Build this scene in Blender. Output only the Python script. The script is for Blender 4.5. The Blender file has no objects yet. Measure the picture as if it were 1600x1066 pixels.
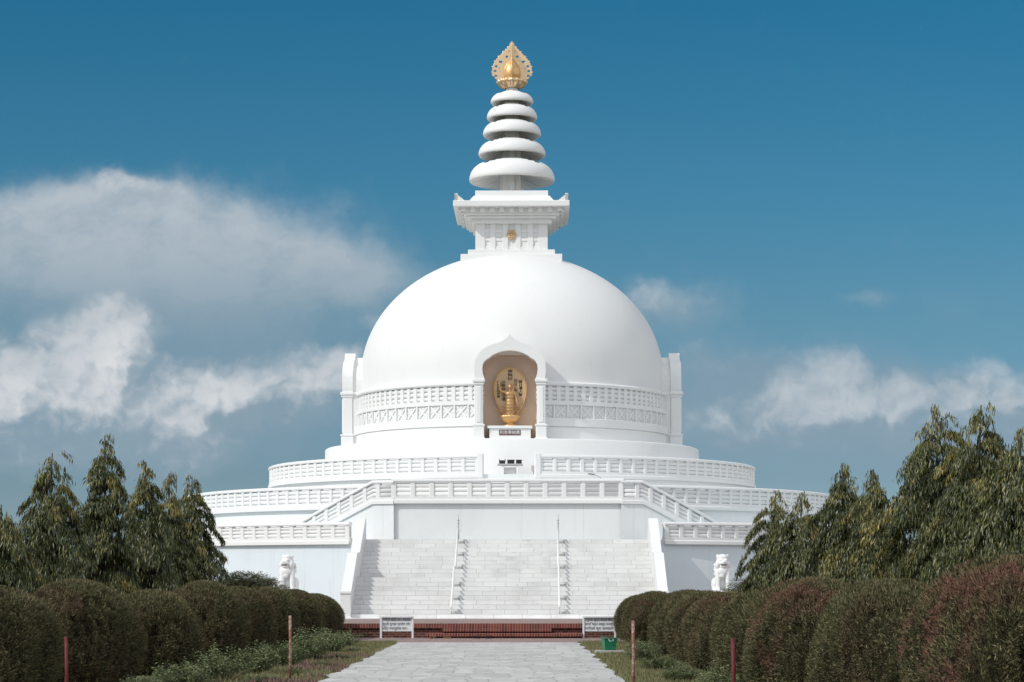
import bpy, bmesh, math, random
import numpy as np
from mathutils import Vector, Matrix
R = math.radians
sin, cos, pi = math.sin, math.cos, math.pi
C = bpy.context.scene.collection
random.seed(7)

# ------------------------------------------------------------------ camera
F = 3400.0; CX = 803.0; HY = 917.0; EYE = 1.6      # focal length and horizon in photo pixels
cam = bpy.data.cameras.new('camera'); camo = bpy.data.objects.new('camera', cam); C.objects.link(camo)
camo.location = (0, 0, EYE); camo.rotation_euler = (R(90), 0, 0)
cam.sensor_width = 36; cam.lens = F/1600*36
cam.shift_x = -(CX-800)/1600; cam.shift_y = (HY-533)/1600
cam.clip_start = .5; cam.clip_end = 6000
bpy.context.scene.camera = camo

# ------------------------------------------------------------------ sun, sky, exposure
SUN_EL, SUN_AZ = 38.0, -126.0                       # azimuth from +Y, clockwise
sd = Vector((sin(R(SUN_AZ))*cos(R(SUN_EL)), cos(R(SUN_AZ))*cos(R(SUN_EL)), sin(R(SUN_EL))))
sun = bpy.data.lights.new('sun', 'SUN'); sun.energy = 2.35; sun.angle = R(.5); sun.color = (1, .965, .91)
suno = bpy.data.objects.new('sun', sun); C.objects.link(suno)
suno.rotation_euler = sd.to_track_quat('Z', 'Y').to_euler(); suno.location = (-60, -20, 60)
vs = bpy.context.scene.view_settings
vs.view_transform = 'Standard'; vs.look = 'None'; vs.gamma = 1; vs.use_curve_mapping = False; vs.exposure = 0
bpy.context.scene.cycles.max_bounces = 8

class NT:
    def __init__(s, nt): s.nt = nt; s.n = nt.nodes; s.l = nt.links
    def put(s, sock, v):
        if isinstance(v, bpy.types.NodeSocket): s.l.new(v, sock)
        elif v is not None: sock.default_value = v
    def m(s, op, a, b=None, c=None, clamp=False):
        n = s.n.new('ShaderNodeMath'); n.operation = op; n.use_clamp = clamp
        s.put(n.inputs[0], a); s.put(n.inputs[1], b); s.put(n.inputs[2], c)
        return n.outputs[0]
    def ss(s, x, a, b):
        n = s.n.new('ShaderNodeMapRange'); n.interpolation_type = 'SMOOTHSTEP'
        s.put(n.inputs[0], x); s.put(n.inputs[1], a); s.put(n.inputs[2], b)
        return n.outputs[0]
    def lin(s, x, a, b, c=0., d=1.):
        n = s.n.new('ShaderNodeMapRange')
        for i, v in enumerate((x, a, b, c, d)): s.put(n.inputs[i], v)
        return n.outputs[0]
    def xyz(s, x, y, z):
        n = s.n.new('ShaderNodeCombineXYZ')
        for i, v in enumerate((x, y, z)): s.put(n.inputs[i], v)
        return n.outputs[0]
    def sep(s, v):
        n = s.n.new('ShaderNodeSeparateXYZ'); s.l.new(v, n.inputs[0]); return n.outputs
    def vm(s, op, a, b=None):
        n = s.n.new('ShaderNodeVectorMath'); n.operation = op; s.put(n.inputs[0], a); s.put(n.inputs[1], b)
        return n.outputs[0]
    def noise(s, v, scale, detail=4, rough=.55, dist=0., col=False):
        n = s.n.new('ShaderNodeTexNoise'); s.put(n.inputs['Vector'], v)
        n.inputs['Scale'].default_value = scale; n.inputs['Detail'].default_value = detail
        n.inputs['Roughness'].default_value = rough; n.inputs['Distortion'].default_value = dist
        return n.outputs['Color' if col else 'Fac']
    def mix(s, f, a, b, mode='MIX'):
        n = s.n.new('ShaderNodeMix'); n.data_type = 'RGBA'; n.blend_type = mode
        s.put(n.inputs[0], f)
        for i, v in ((6, a), (7, b)):
            if isinstance(v, tuple) and len(v) == 3: v = v+(1,)
            s.put(n.inputs[i], v)
        return n.outputs[2]
    def ramp(s, f, stops):
        n = s.n.new('ShaderNodeValToRGB'); s.put(n.inputs[0], f); e = n.color_ramp.elements
        while len(e) < len(stops): e.new(.5)
        for i, (p, c) in enumerate(stops):
            e[i].position = p; e[i].color = tuple(c)+(1,) if len(c) == 3 else c
        return n.outputs[0]
    def coord(s, k='Object'):
        return s.n.new('ShaderNodeTexCoord').outputs[k]
    def attr(s, name):
        n = s.n.new('ShaderNodeAttribute'); n.attribute_name = name; return n.outputs['Fac']
    def bump(s, h, strength=.3, dist=.01):
        n = s.n.new('ShaderNodeBump'); s.put(n.inputs['Height'], h)
        n.inputs['Strength'].default_value = strength; n.inputs['Distance'].default_value = dist
        return n.outputs[0]

world = bpy.data.worlds.new('World'); bpy.context.scene.world = world; world.use_nodes = True
def build_world():
    T = NT(world.node_tree); bg = T.n['Background']
    sky = T.n.new('ShaderNodeTexSky'); sky.sky_type = 'NISHITA'; sky.sun_disc = False
    sky.sun_elevation = R(SUN_EL); sky.sun_rotation = R(SUN_AZ % 360)
    sky.air_density = 1.0; sky.dust_density = .6; sky.ozone_density = 1.6
    d = T.vm('NORMALIZE', T.coord('Generated'))
    x, y, z = T.sep(d)
    yy = T.m('MAXIMUM', y, .08)
    U = T.m('MULTIPLY', T.m('DIVIDE', x, yy), 3.4)      # sky directions seen from anywhere: the sky is infinitely far
    V = T.m('MULTIPLY', T.m('DIVIDE', z, yy), 3.4)
    P = T.xyz(U, V, 0.)
    # clear sky: cooler and deeper overhead, paler towards the horizon
    grade = T.ramp(T.lin(V, -.05, 1.0), [(0, (.50, .66, 1.0)), (.09, (.49, .62, .95)), (.21, (.374, .483, .684)), (.445, (.309, .50, .604)), (.635, (.215, .516, .633)), (1, (.085, .48, .62))])
    clear = T.mix(1., sky.outputs[0], grade, 'MULTIPLY')
    clear = T.mix(1., clear, (.99, 1.07, 1.04), 'MULTIPLY')
    wn = T.noise(P, 5.5, 4, .6, col=True)
    wv = T.vm('MULTIPLY', T.vm('SUBTRACT', wn, (.5, .5, .5)), (.085, .07, 0))
    wn2 = T.noise(P, 22, 3, .6, col=True)
    wv2 = T.vm('MULTIPLY', T.vm('SUBTRACT', wn2, (.5, .5, .5)), (.028, .028, 0))
    W = T.vm('ADD', T.vm('ADD', P, wv), wv2)
    def blobs(Wv, lst):
        wx, wy, _ = T.sep(Wv); f = None
        for (px, py, rx, ry, amp) in lst:
            a = T.m('MULTIPLY', T.m('SUBTRACT', wx, (px-CX)/1000), 1000/rx)
            b = T.m('MULTIPLY', T.m('SUBTRACT', wy, (HY-py)/1000), 1000/ry)
            q = T.m('MULTIPLY_ADD', a, a, T.m('MULTIPLY', b, b))
            g = T.m('MULTIPLY', T.m('POWER', 2.0, T.m('MULTIPLY', q, -1.)), amp)
            f = g if f is None else T.m('ADD', f, g)
        return f
    soft = [(60, 360, 190, 56, .8), (200, 338, 170, 48, .8), (345, 380, 170, 52, .75), (470, 418, 130, 38, .6), (560, 440, 90, 28, .4), (100, 440, 280, 70, .4), (330, 470, 260, 60, .3),
            (60, 580, 240, 90, .50), (230, 640, 160, 70, .35), (330, 660, 150, 70, .5), (480, 600, 150, 70, .55), (120, 720, 220, 50, .4), (420, 500, 200, 60, .22),
            (1050, 475, 90, 34, .72), (1130, 565, 110, 38, .6), (1360, 470, 40, 14, .45), (1480, 480, 50, 34, .3), (1500, 630, 200, 50, .85), (1560, 700, 160, 60, .7), (1250, 690, 230, 60, .55), (1100, 640, 80, 56, .65), (1290, 620, 120, 60, .6)]
    crisp = [(183, 520, 40, 40, .95), (165, 575, 66, 60, .95), (75, 605, 66, 50, .95), (8, 600, 50, 50, 1.), (100, 660, 150, 52, .95), (225, 620, 60, 80, .7),
             (285, 660, 80, 46, .8), (340, 620, 60, 36, .65), (305, 705, 36, 40, .65), (400, 620, 60, 40, .5), (470, 590, 80, 40, .75), (545, 580, 70, 40, .6), (520, 640, 66, 36, .35),
             (592, 497, 26, 13, .6), (1270, 588, 58, 34, .8), (1316, 610, 40, 40, .65), (1240, 645, 90, 42, .65), (1310, 660, 60, 36, .55), (1170, 640, 60, 32, .65), (1178, 676, 28, 14, .55), (1350, 655, 76, 38, .6), (1440, 618, 90, 32, .6), (1545, 608, 80, 36, .6), (1595, 600, 50, 36, .55), (1430, 690, 70, 44, .5), (1540, 680, 70, 40, .45), (1030, 455, 40, 25, .65), (1100, 455, 36, 23, .6), (1090, 640, 56, 36, .5), (1150, 550, 80, 28, .45), (1080, 560, 40, 26, .4),
             (172, 292, 28, 22, .6), (250, 300, 70, 18, .45), (350, 318, 70, 22, .4), (60, 300, 60, 16, .35)]
    n1 = T.noise(P, 6, 7, .62)
    fs = T.m('MULTIPLY_ADD', T.m('SUBTRACT', n1, .5), .62, blobs(W, soft))
    fs = T.m('MULTIPLY_ADD', T.m('SUBTRACT', T.noise(W, 19, 6, .6), .5), .35, fs)
    ds = T.m('MULTIPLY', T.ss(fs, .05, 1.1), .80)
    def billow(Wv):                                     # cauliflower heads: rounded cells with finer rounded cells on them
        f = T.m('SUBTRACT', 1., T.m('POWER', 2.0, T.m('MULTIPLY', blobs(Wv, crisp), -1.5)))
        for sc, amp in ((9, .62), (24, .30), (60, .16)):
            v = T.n.new('ShaderNodeTexVoronoi'); v.feature = 'F1'; v.inputs['Scale'].default_value = sc
            T.l.new(T.vm('ADD', Wv, (3.1+sc, 1.7, 0)), v.inputs['Vector'])
            f = T.m('MULTIPLY_ADD', T.m('SUBTRACT', .42, v.outputs['Distance']), amp, f)
        return T.m('MULTIPLY_ADD', T.m('SUBTRACT', T.noise(Wv, 7, 8, .62), .5), 1.15, f)
    fc = billow(W)
    bf = blobs(W, crisp); dc = T.m('MULTIPLY', T.ss(T.m('ADD', fc, T.lin(T.ss(U, -.60, -.45), 0, 1, .52, .22)), .25, 1.0), T.ss(bf, .06, .40))
    Wl = T.vm('ADD', W, (-.010, .013, 0))               # the same field a little towards the sun: lit rims, greyer bases
    lit = T.ss(T.m('SUBTRACT', fc, billow(Wl)), -.34, .42)
    big = T.ss(T.m('SUBTRACT', bf, blobs(T.vm('ADD', W, (-.03, .045, 0)), crisp)), -.45, .4)
    lit = T.m('MULTIPLY_ADD', lit, .55, T.m('MULTIPLY', big, .45))
    dc = T.m('MULTIPLY', dc, T.m('MULTIPLY_ADD', T.ss(lit, .0, .6), .58, .42))
    dc = T.m('MULTIPLY', dc, T.lin(T.ss(U, -.60, .2), 0, 1, 1., .62))
    K = 1/.1
    softc = T.mix(T.ss(V, .34, .61), (.23*K, .33*K, .41*K), (.56*K, .60*K, .635*K))
    softc = T.mix(T.m('MULTIPLY', T.ss(T.noise(T.vm('MULTIPLY', W, (1, 1.6, 1)), 5.5, 7, .62), .40, .70), .6), softc, (.24*K, .34*K, .42*K))
    crispc = T.mix(T.m('MULTIPLY', T.ss(lit, .15, .85), T.lin(fc, .2, 1.1, .35, 1.)), (.30*K, .385*K, .455*K), (.74*K, .75*K, .765*K))
    front = T.ss(y, .35, .6)
    c1 = T.mix(T.m('MULTIPLY', ds, front), clear, softc)
    c2 = T.mix(T.m('MULTIPLY', dc, T.m('MULTIPLY', front, .92)), c1, crispc)
    # unseen bright cloud added overhead and behind the viewer to raise the fill
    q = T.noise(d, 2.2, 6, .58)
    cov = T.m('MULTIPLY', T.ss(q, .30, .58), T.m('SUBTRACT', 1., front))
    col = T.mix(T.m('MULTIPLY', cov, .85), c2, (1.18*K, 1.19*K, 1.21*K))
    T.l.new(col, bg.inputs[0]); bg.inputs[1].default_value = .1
build_world()
world.cycles.sampling_method = 'MANUAL'; world.cycles.sample_map_resolution = 512

# ------------------------------------------------------------------ helpers
def obj(name, me, mat=None, parent=None):
    if isinstance(me, MB): me = me.mesh(name)
    o = bpy.data.objects.new(name, me); C.objects.link(o)
    if mat and me and not len(me.materials): me.materials.append(mat)
    if parent: o.parent = parent
    return o
def tag(o, label, cat, group=None, kind=None):
    o['label'] = label; o['category'] = cat
    if group: o['group'] = group
    if kind: o['kind'] = kind
    return o
def struct(o): o['kind'] = 'structure'; return o
def thing(name, label, cat, loc=(0,0,0), rz=0, group=None):
    o = bpy.data.objects.new(name, None); C.objects.link(o); o.empty_display_size = .2
    o.location = loc; o.rotation_euler = (0, 0, rz)
    return tag(o, label, cat, group)
def copy_tree(o, parent=None):
    c = o.copy(); C.objects.link(c)
    if parent: c.parent = parent
    for ch in list(o.children): copy_tree(ch, c)
    return c
def at(px, py, Z):
    return Vector(((px-CX)/F*Z, Z, EYE+(HY-py)/F*Z))

class MB:
    def __init__(s): s.v = []; s.f = []; s.sm = []
    def add(s, vs, fs, smooth=False, M=None):
        o = len(s.v)
        s.v += [tuple(M @ Vector(p)) if M is not None else tuple(p) for p in vs]
        s.f += [tuple(i+o for i in f) for f in fs]; s.sm += [smooth]*len(fs)
        return s
    def box(s, x0, x1, y0, y1, z0, z1, M=None):
        return s.add([(x0,y0,z0),(x1,y0,z0),(x1,y1,z0),(x0,y1,z0),(x0,y0,z1),(x1,y0,z1),(x1,y1,z1),(x0,y1,z1)],
              [(0,3,2,1),(4,5,6,7),(0,1,5,4),(1,2,6,5),(2,3,7,6),(3,0,4,7)], False, M)
    def bbox(s, x0, x1, y0, y1, z0, z1, b=.015, M=None):          # box with chamfered edges
        bm = bmesh.new(); bmesh.ops.create_cube(bm, size=1)
        for v in bm.verts: v.co = Vector(((x0+x1)/2+v.co.x*(x1-x0), (y0+y1)/2+v.co.y*(y1-y0), (z0+z1)/2+v.co.z*(z1-z0)))
        bmesh.ops.bevel(bm, geom=bm.edges[:], offset=b, segments=1, affect='EDGES')
        return s.bm(bm, M=M)
    def bm(s, bm, smooth=False, M=None):
        bm.verts.index_update()
        s.add([v.co[:] for v in bm.verts], [[v.index for v in f.verts] for f in bm.faces], smooth, M); bm.free(); return s
    def lathe(s, prof, n=64, a0=0., a1=2*pi, smooth=True, M=None, keep=None, rot=0.):   # prof [(r,z)], angle 0 = towards -Y
        full = abs(a1-a0-2*pi) < 1e-6; k = n if full else n+1
        vs = []
        for i in range(k):
            a = a0+(a1-a0)*i/n+rot
            for r, z in prof: vs.append((r*sin(a), -r*cos(a), z))
        m = len(prof); fs = []
        for i in range(n):
            j = (i+1) % k
            for q in range(m-1):
                if keep:
                    a = a0+(a1-a0)*(i+.5)/n+rot
                    if not keep(a, (prof[q][0]+prof[q+1][0])/2, (prof[q][1]+prof[q+1][1])/2): continue
                fs.append((i*m+q, j*m+q, j*m+q+1, i*m+q+1))
        return s.add(vs, fs, smooth, M)
    def sweep(s, pts, prof, smooth=False, caps=True):             # pts run left to right seen from the camera; prof (outward, up), closed
        n = len(pts); m = len(prof); vs = []
        for i, p in enumerate(pts):
            q0 = Vector(pts[max(i-1,0)]); q1 = Vector(pts[min(i+1,n-1)]); t = q1-q0; t.z = 0; t.normalize()
            nx, ny = t.y, -t.x
            for a, u in prof: vs.append((p[0]+nx*a, p[1]+ny*a, p[2]+u))
        fs = []
        for i in range(n-1):
            for q in range(m):
                r = (q+1) % m; fs.append((i*m+q, (i+1)*m+q, (i+1)*m+r, i*m+r))
        if caps: fs += [tuple(range(m)), tuple(range((n-1)*m, n*m))[::-1]]
        return s.add(vs, fs, smooth)
    def tube(s, pts, r, n=8, smooth=True):
        vs = []; fs = []; k = len(pts); rr = r if isinstance(r, (list, tuple)) else [r]*k
        up = Vector((0,0,1))
        for i, p in enumerate(pts):
            t = (Vector(pts[min(i+1,k-1)])-Vector(pts[max(i-1,0)])).normalized()
            u = t.cross(up if abs(t.z) < .95 else Vector((0,1,0))).normalized(); w = t.cross(u)
            for j in range(n):
                a = 2*pi*j/n; vs.append(tuple(Vector(p)+(u*cos(a)+w*sin(a))*rr[i]))
        for i in range(k-1):
            for j in range(n):
                q = (j+1) % n; fs.append((i*n+j, i*n+q, (i+1)*n+q, (i+1)*n+j))
        fs += [tuple(range(n))[::-1], tuple(range((k-1)*n, k*n))]
        return s.add(vs, fs, smooth)
    def extrude(s, poly, z0, z1, M=None):                         # poly counter-clockwise in xy
        n = len(poly)
        return s.add([(x,y,z0) for x,y in poly]+[(x,y,z1) for x,y in poly],
              [tuple(range(n))[::-1], tuple(range(n, 2*n))]+[(i,(i+1)%n,(i+1)%n+n,i+n) for i in range(n)], False, M)
    def ball(s, c, r, seg=16, M=None):
        bm = bmesh.new(); bmesh.ops.create_uvsphere(bm, u_segments=seg, v_segments=max(6,seg*2//3), radius=1)
        rr = r if isinstance(r, (tuple, list)) else (r, r, r)
        for v in bm.verts: v.co = Vector((v.co.x*rr[0], v.co.y*rr[1], v.co.z*rr[2]))+Vector(c)
        return s.bm(bm, True, M)
    def limb(s, p0, r0, p1, r1):
        p0 = Vector(p0); p1 = Vector(p1); k = 5
        s.tube([p0.lerp(p1, i/k) for i in range(k+1)], [r0+(r1-r0)*i/k for i in range(k+1)], 12)
        s.ball(p0, r0*1.02, 12); return s.ball(p1, r1*1.02, 12)
    def mesh(s, name):
        me = bpy.data.meshes.new(name); me.from_pydata(s.v, [], s.f)
        me.polygons.foreach_set('use_smooth', s.sm); me.update(); return me

def remesh(mb, name, voxel, smooth=4):
    o = bpy.data.objects.new('tmp', mb.mesh(name)); C.objects.link(o)
    m = o.modifiers.new('r', 'REMESH'); m.mode = 'VOXEL'; m.voxel_size = voxel; m.use_smooth_shade = True
    k = o.modifiers.new('s', 'SMOOTH'); k.iterations = smooth; k.factor = .5
    dg = bpy.context.evaluated_depsgraph_get(); dg.update()
    me = bpy.data.meshes.new_from_object(o.evaluated_get(dg)); me.name = name
    bpy.data.objects.remove(o); return me
def text_mesh(body, size, name, depth=.004, align='CENTER', width=None, bold=0.):
    cu = bpy.data.curves.new(name, 'FONT'); cu.body = body; cu.size = size; cu.extrude = depth; cu.align_x = align; cu.align_y = 'CENTER'
    cu.resolution_u = 3; cu.offset = size*bold
    o = bpy.data.objects.new('tmp', cu); C.objects.link(o)
    dg = bpy.context.evaluated_depsgraph_get(); dg.update()
    me = bpy.data.meshes.new_from_object(o.evaluated_get(dg)); me.name = name
    bpy.data.objects.remove(o)
    if width and len(me.vertices):
        w = max(v.co.x for v in me.vertices)-min(v.co.x for v in me.vertices)
        for v in me.vertices: v.co.x *= width/w
    return me

# ------------------------------------------------------------------ materials
def mat(name, fn, rough=.6, spec=.4, metal=0.):
    m = bpy.data.materials.new(name); m.use_nodes = True; T = NT(m.node_tree); b = T.n['Principled BSDF']
    b.inputs['Roughness'].default_value = rough; b.inputs['Specular IOR Level'].default_value = spec; b.inputs['Metallic'].default_value = metal
    r = fn(T, b)
    if r is not None:
        if isinstance(r, tuple): r = r+(1,) if len(r) == 3 else r
        T.put(b.inputs['Base Color'], r)
    return m
def weathered(c, streak=.10, blot=.05, stain=(.42,.44,.42), joint=0.):
    def f(T, b):
        co = T.coord('Object'); x, y, z = T.sep(co)
        st = T.noise(T.xyz(T.m('MULTIPLY', x, 3.2), T.m('MULTIPLY', y, 3.2), T.m('MULTIPLY', z, .28)), 1.6, 5, .65)
        bl = T.noise(co, .55, 5, .6); fine = T.noise(co, 14, 3, .6)
        f1 = T.m('MULTIPLY', T.ss(st, .56, .82), streak); f2 = T.m('MULTIPLY', T.ss(bl, .45, .8), blot)
        k = T.m('ADD', T.m('ADD', f1, f2), T.m('MULTIPLY', T.m('SUBTRACT', fine, .5), .03))
        if joint:
            fr = T.m('ABSOLUTE', T.m('SUBTRACT', T.m('FRACT', T.m('MULTIPLY_ADD', x, 1/2.45, .27)), .5))
            k = T.m('MULTIPLY_ADD', T.m('SUBTRACT', 1., T.ss(fr, .002, .007)), joint, k)
        T.l.new(T.bump(T.noise(co, 9, 4, .6), .12, .02), b.inputs['Normal'])
        return T.mix(k, c, stain)
    return f
WHITE = mat('white_paint', weathered((.795,.795,.79), .17, .08), .58, .3)
WALLW = mat('white_wall_paint', weathered((.79,.80,.80), .34, .16, (.47,.50,.5), .3), .6, .3)
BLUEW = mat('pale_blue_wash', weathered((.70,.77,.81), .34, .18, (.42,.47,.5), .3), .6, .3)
BEIGE = mat('beige_plaster', weathered((.74,.585,.475), .1, .1, (.5,.4,.33)), .75, .2)
GREYW = mat('grey_stone', weathered((.42,.42,.41), .3, .2, (.25,.25,.24)), .7, .3)
DKGREY = mat('dark_grey_stone', weathered((.20,.20,.20), .3, .2, (.12,.12,.12)), .7, .3)
DARK = mat('black_metal', lambda T, b: T.mix(T.noise(T.coord(), 20, 3), (.012,.012,.013), (.03,.03,.032)), .45, .4)
def gold_fn(T, b):
    n = T.noise(T.coord(), 8, 4)
    return T.mix(n, (.62,.36,.14), (.82,.53,.25))
GOLD = mat('gilt', gold_fn, .38, .5, .6)
PALEGOLD = mat('pale_gilt', lambda T, b: T.mix(T.noise(T.coord(), 12, 4), (.74,.50,.28), (.90,.68,.44)), .36, .5, .7)
GOLDP = mat('gilt_panel', lambda T, b: T.mix(T.noise(T.coord(), 6, 4), (.56,.37,.21), (.70,.50,.31)), .5, .5, .35)
BRONZE = mat('dull_gilt', lambda T, b: T.mix(T.noise(T.coord(), 9, 4), (.42,.25,.115), (.60,.38,.19)), .42, .5, .5)
INK = mat('black_ink', lambda T, b: (.012,.011,.01), .7, .2)
def marble_fn(T, b):
    co = T.coord(); x, y, z = T.sep(co)
    bt = T.n.new('ShaderNodeTexBrick'); T.l.new(T.xyz(x, T.m('SUBTRACT', z, .45), 0.), bt.inputs[0])
    bt.offset = .37; bt.offset_frequency = 2; bt.squash = 1.25; bt.squash_frequency = 3
    bt.inputs['Scale'].default_value = 1; bt.inputs['Brick Width'].default_value = .82; bt.inputs['Row Height'].default_value = STEP_H
    bt.inputs['Mortar Size'].default_value = .007; bt.inputs['Mortar Smooth'].default_value = .2; bt.inputs['Bias'].default_value = -.1
    bt.inputs['Color1'].default_value = (.84,.835,.825,1); bt.inputs['Color2'].default_value = (.75,.745,.735,1); bt.inputs['Mortar'].default_value = (.40,.395,.385,1)
    v1 = T.noise(T.vm('MULTIPLY', co, (1.2,1,5)), 2.2, 7, .68, 1.2)
    vein = T.m('MULTIPLY', T.ss(v1, .54, .70), .42)
    warm = T.m('MULTIPLY', T.ss(T.noise(co, 1.1, 4), .55, .75), .22)
    c = T.mix(vein, bt.outputs[0], (.42,.42,.42)); c = T.mix(warm, c, (.58,.53,.46))
    return T.mix(T.m('MULTIPLY', T.ss(T.noise(co, .7, 5), .45, .75), .34), c, (.42,.415,.40))
STEP_H = .166
MARBLE = mat('marble', marble_fn, .38, .45)
def brick_mat(bw, rh, c1, c2, mo, vertical, ms=.012):
    def f(T, b):
        co = T.coord(); x, y, z = T.sep(co)
        bt = T.n.new('ShaderNodeTexBrick'); T.l.new(T.xyz(x, z if vertical else y, 0.), bt.inputs[0])
        bt.inputs['Scale'].default_value = 1; bt.inputs['Brick Width'].default_value = bw; bt.inputs['Row Height'].default_value = rh
        bt.inputs['Mortar Size'].default_value = ms; bt.inputs['Mortar Smooth'].default_value = .3; bt.inputs['Bias'].default_value = 0
        for k, c in (('Color1', c1), ('Color2', c2), ('Mortar', mo)): bt.inputs[k].default_value = c+(1,)
        n = T.noise(co, 6, 5, .65)
        T.l.new(T.bump(bt.outputs['Fac'], -.5, .01), b.inputs['Normal'])
        c = T.mix(T.m('MULTIPLY', T.ss(n, .45, .8), .5), bt.outputs[0], tuple(k*.55 for k in c2))
        return T.mix(T.m('MULTIPLY', T.ss(T.noise(co, 1.3, 4), .5, .8), .45), c, (.05,.042,.035))
    return f
BRICK = mat('red_brick', brick_mat(.23, .075, (.17,.05,.036), (.065,.022,.018), (.21,.155,.13), True), .85, .2)
SOLDIER = mat('red_brick_edge', brick_mat(.085, .5, (.235,.064,.048), (.125,.034,.028), (.29,.21,.175), True, .011), .85, .2)
PAVER = mat('pink_paver', brick_mat(.42, .3, (.36,.25,.225), (.27,.215,.20), (.2,.17,.155), False, .012), .85, .25)
def path_fn(T, b):
    co = T.coord(); wn = T.noise(co, 1.6, 4, .6, col=True)
    w = T.vm('ADD', co, T.vm('MULTIPLY', T.vm('SUBTRACT', wn, (.5,.5,.5)), (.22,.5,0)))
    w = T.vm('MULTIPLY', w, (2.7, 1.2, 0))             # irregular flags, longer along the walk
    def vor(feature):
        v = T.n.new('ShaderNodeTexVoronoi'); v.feature = feature; v.voronoi_dimensions = '2D'; v.inputs['Scale'].default_value = 1; v.inputs['Randomness'].default_value = .8
        T.l.new(w, v.inputs['Vector']); return v
    ed = vor('DISTANCE_TO_EDGE').outputs['Distance']; cell = T.sep(vor('F1').outputs['Color'])[0]
    wob = T.m('MULTIPLY_ADD', T.m('SUBTRACT', T.noise(co, 7, 3), .5), .05, ed)
    joint = T.m('SUBTRACT', 1., T.ss(wob, .008, .036))
    n = T.noise(co, 5, 6, .65); g = T.noise(co, .55, 5)
    c = T.mix(cell, (.47,.46,.445), (.61,.60,.58))
    c = T.mix(T.m('MULTIPLY', T.ss(n, .48, .78), .35), c, (.38,.37,.355))
    c = T.mix(T.m('MULTIPLY', T.ss(g, .48, .75), .28), c, (.44,.42,.385))
    c = T.mix(T.m('MULTIPLY', joint, .65), c, (.23,.215,.175))
    T.l.new(T.bump(T.m('ADD', T.m('MULTIPLY', joint, -.8), T.m('MULTIPLY', n, .5)), .6, .03), b.inputs['Normal'])
    return c
PATH = mat('stone_flags', path_fn, .8, .3)
def ground_fn(T, b):
    co = T.coord(); n = T.noise(co, .35, 6, .6); f = T.noise(co, 12, 4, .7)
    c = T.mix(T.ss(n, .35, .65), (.12,.12,.06), (.20,.165,.11))
    T.l.new(T.bump(f, .6, .05), b.inputs['Normal'])
    return T.mix(T.m('MULTIPLY', f, .5), c, (.05,.055,.022))
GROUND = mat('turf_soil', ground_fn, .95, .1)
def leaf_mat(name, stops, patch=0., patchcol=(.1,.02,.02), rough=.5, spec=.35, patchscale=1.1, lo=.5, hi=.7, vary=False):
    def f(T, b):
        c = T.ramp(T.attr('tint'), stops)
        if patch:
            co = T.coord('Object'); n = T.noise(co, patchscale, 3, .6)
            k = T.m('MULTIPLY', T.ss(n, lo, hi), patch)
            if vary: k = T.m('MULTIPLY', k, T.sep(T.n.new('ShaderNodeObjectInfo').outputs['Color'])[0])
            c = T.mix(k, c, patchcol)
        b.inputs['Transmission Weight'].default_value = 0
        return c
    m = mat(name, f, rough, spec)
    T = NT(m.node_tree); b = T.n['Principled BSDF']; out = T.n['Material Output']
    tr = T.n.new('ShaderNodeBsdfTranslucent'); src = b.inputs['Base Color'].links[0].from_socket
    T.l.new(src, tr.inputs[0]); mx = T.n.new('ShaderNodeMixShader'); mx.inputs[0].default_value = .10
    T.l.new(b.outputs[0], mx.inputs[1]); T.l.new(tr.outputs[0], mx.inputs[2]); T.l.new(mx.outputs[0], out.inputs[0])
    return m
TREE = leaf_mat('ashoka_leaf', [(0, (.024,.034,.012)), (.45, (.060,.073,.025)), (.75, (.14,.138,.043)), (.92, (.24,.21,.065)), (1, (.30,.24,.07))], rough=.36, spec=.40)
HEDGE = leaf_mat('clipped_hedge_leaf', [(0, (.028,.033,.015)), (.5, (.100,.100,.048)), (.8, (.205,.185,.100)), (1, (.36,.27,.17))], .85, (.205,.098,.076), .8, .1, 1.2, .45, .64, vary=True)
SHRUB = leaf_mat('pale_shrub_leaf', [(0, (.075,.105,.042)), (.5, (.16,.19,.085)), (.85, (.29,.32,.17)), (1, (.40,.42,.28))], rough=.5)
JUNI = leaf_mat('feathery_green', [(0, (.03,.04,.018)), (.6, (.07,.08,.03)), (1, (.14,.13,.06))], rough=.5)
GRASS = leaf_mat('grass_blade', [(0, (.10,.105,.045)), (.6, (.21,.205,.095)), (1, (.34,.30,.16))], rough=.6)
REDCOV = leaf_mat('red_ground_leaf', [(0, (.09,.075,.055)), (.5, (.19,.115,.095)), (1, (.32,.22,.18))], rough=.5)
BARK = mat('bark', lambda T, b: T.mix(T.noise(T.coord(), 9, 5), (.05,.04,.03), (.11,.09,.07)), .9, .1)
CORE = mat('dark_core', lambda T, b: T.mix(T.noise(T.coord(), 30, 4, .7), (.010,.010,.006), (.035,.028,.017)), .95, .05)  # shade inside the foliage, painted as a near-black opaque shell
GREEN = mat('green_plastic', lambda T, b: T.mix(T.noise(T.coord(), 5, 3), (.012,.16,.075), (.02,.20,.10)), .4, .5)
RUST = mat('faded_red_paint', lambda T, b: T.mix(T.ss(T.noise(T.coord(), 9, 5, .7), .45, .62), (.22,.085,.06), (.42,.33,.27)), .75, .2)
DKRED = mat('dark_red_paint', lambda T, b: T.mix(T.ss(T.noise(T.coord(), 14, 5, .7), .5, .7), (.12,.018,.02), (.18,.05,.048)), .6, .3)
SIGNW = mat('sign_white', weathered((.72,.74,.76), .1, .15), .45, .4)
PLAQUE = mat('plaque_red', lambda T, b: T.mix(T.noise(T.coord(), 12, 3), (.10,.035,.032), (.16,.06,.055)), .5, .4)
CONC = mat('concrete', weathered((.36,.35,.33), .3, .3, (.2,.2,.18)), .85, .2)
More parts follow.
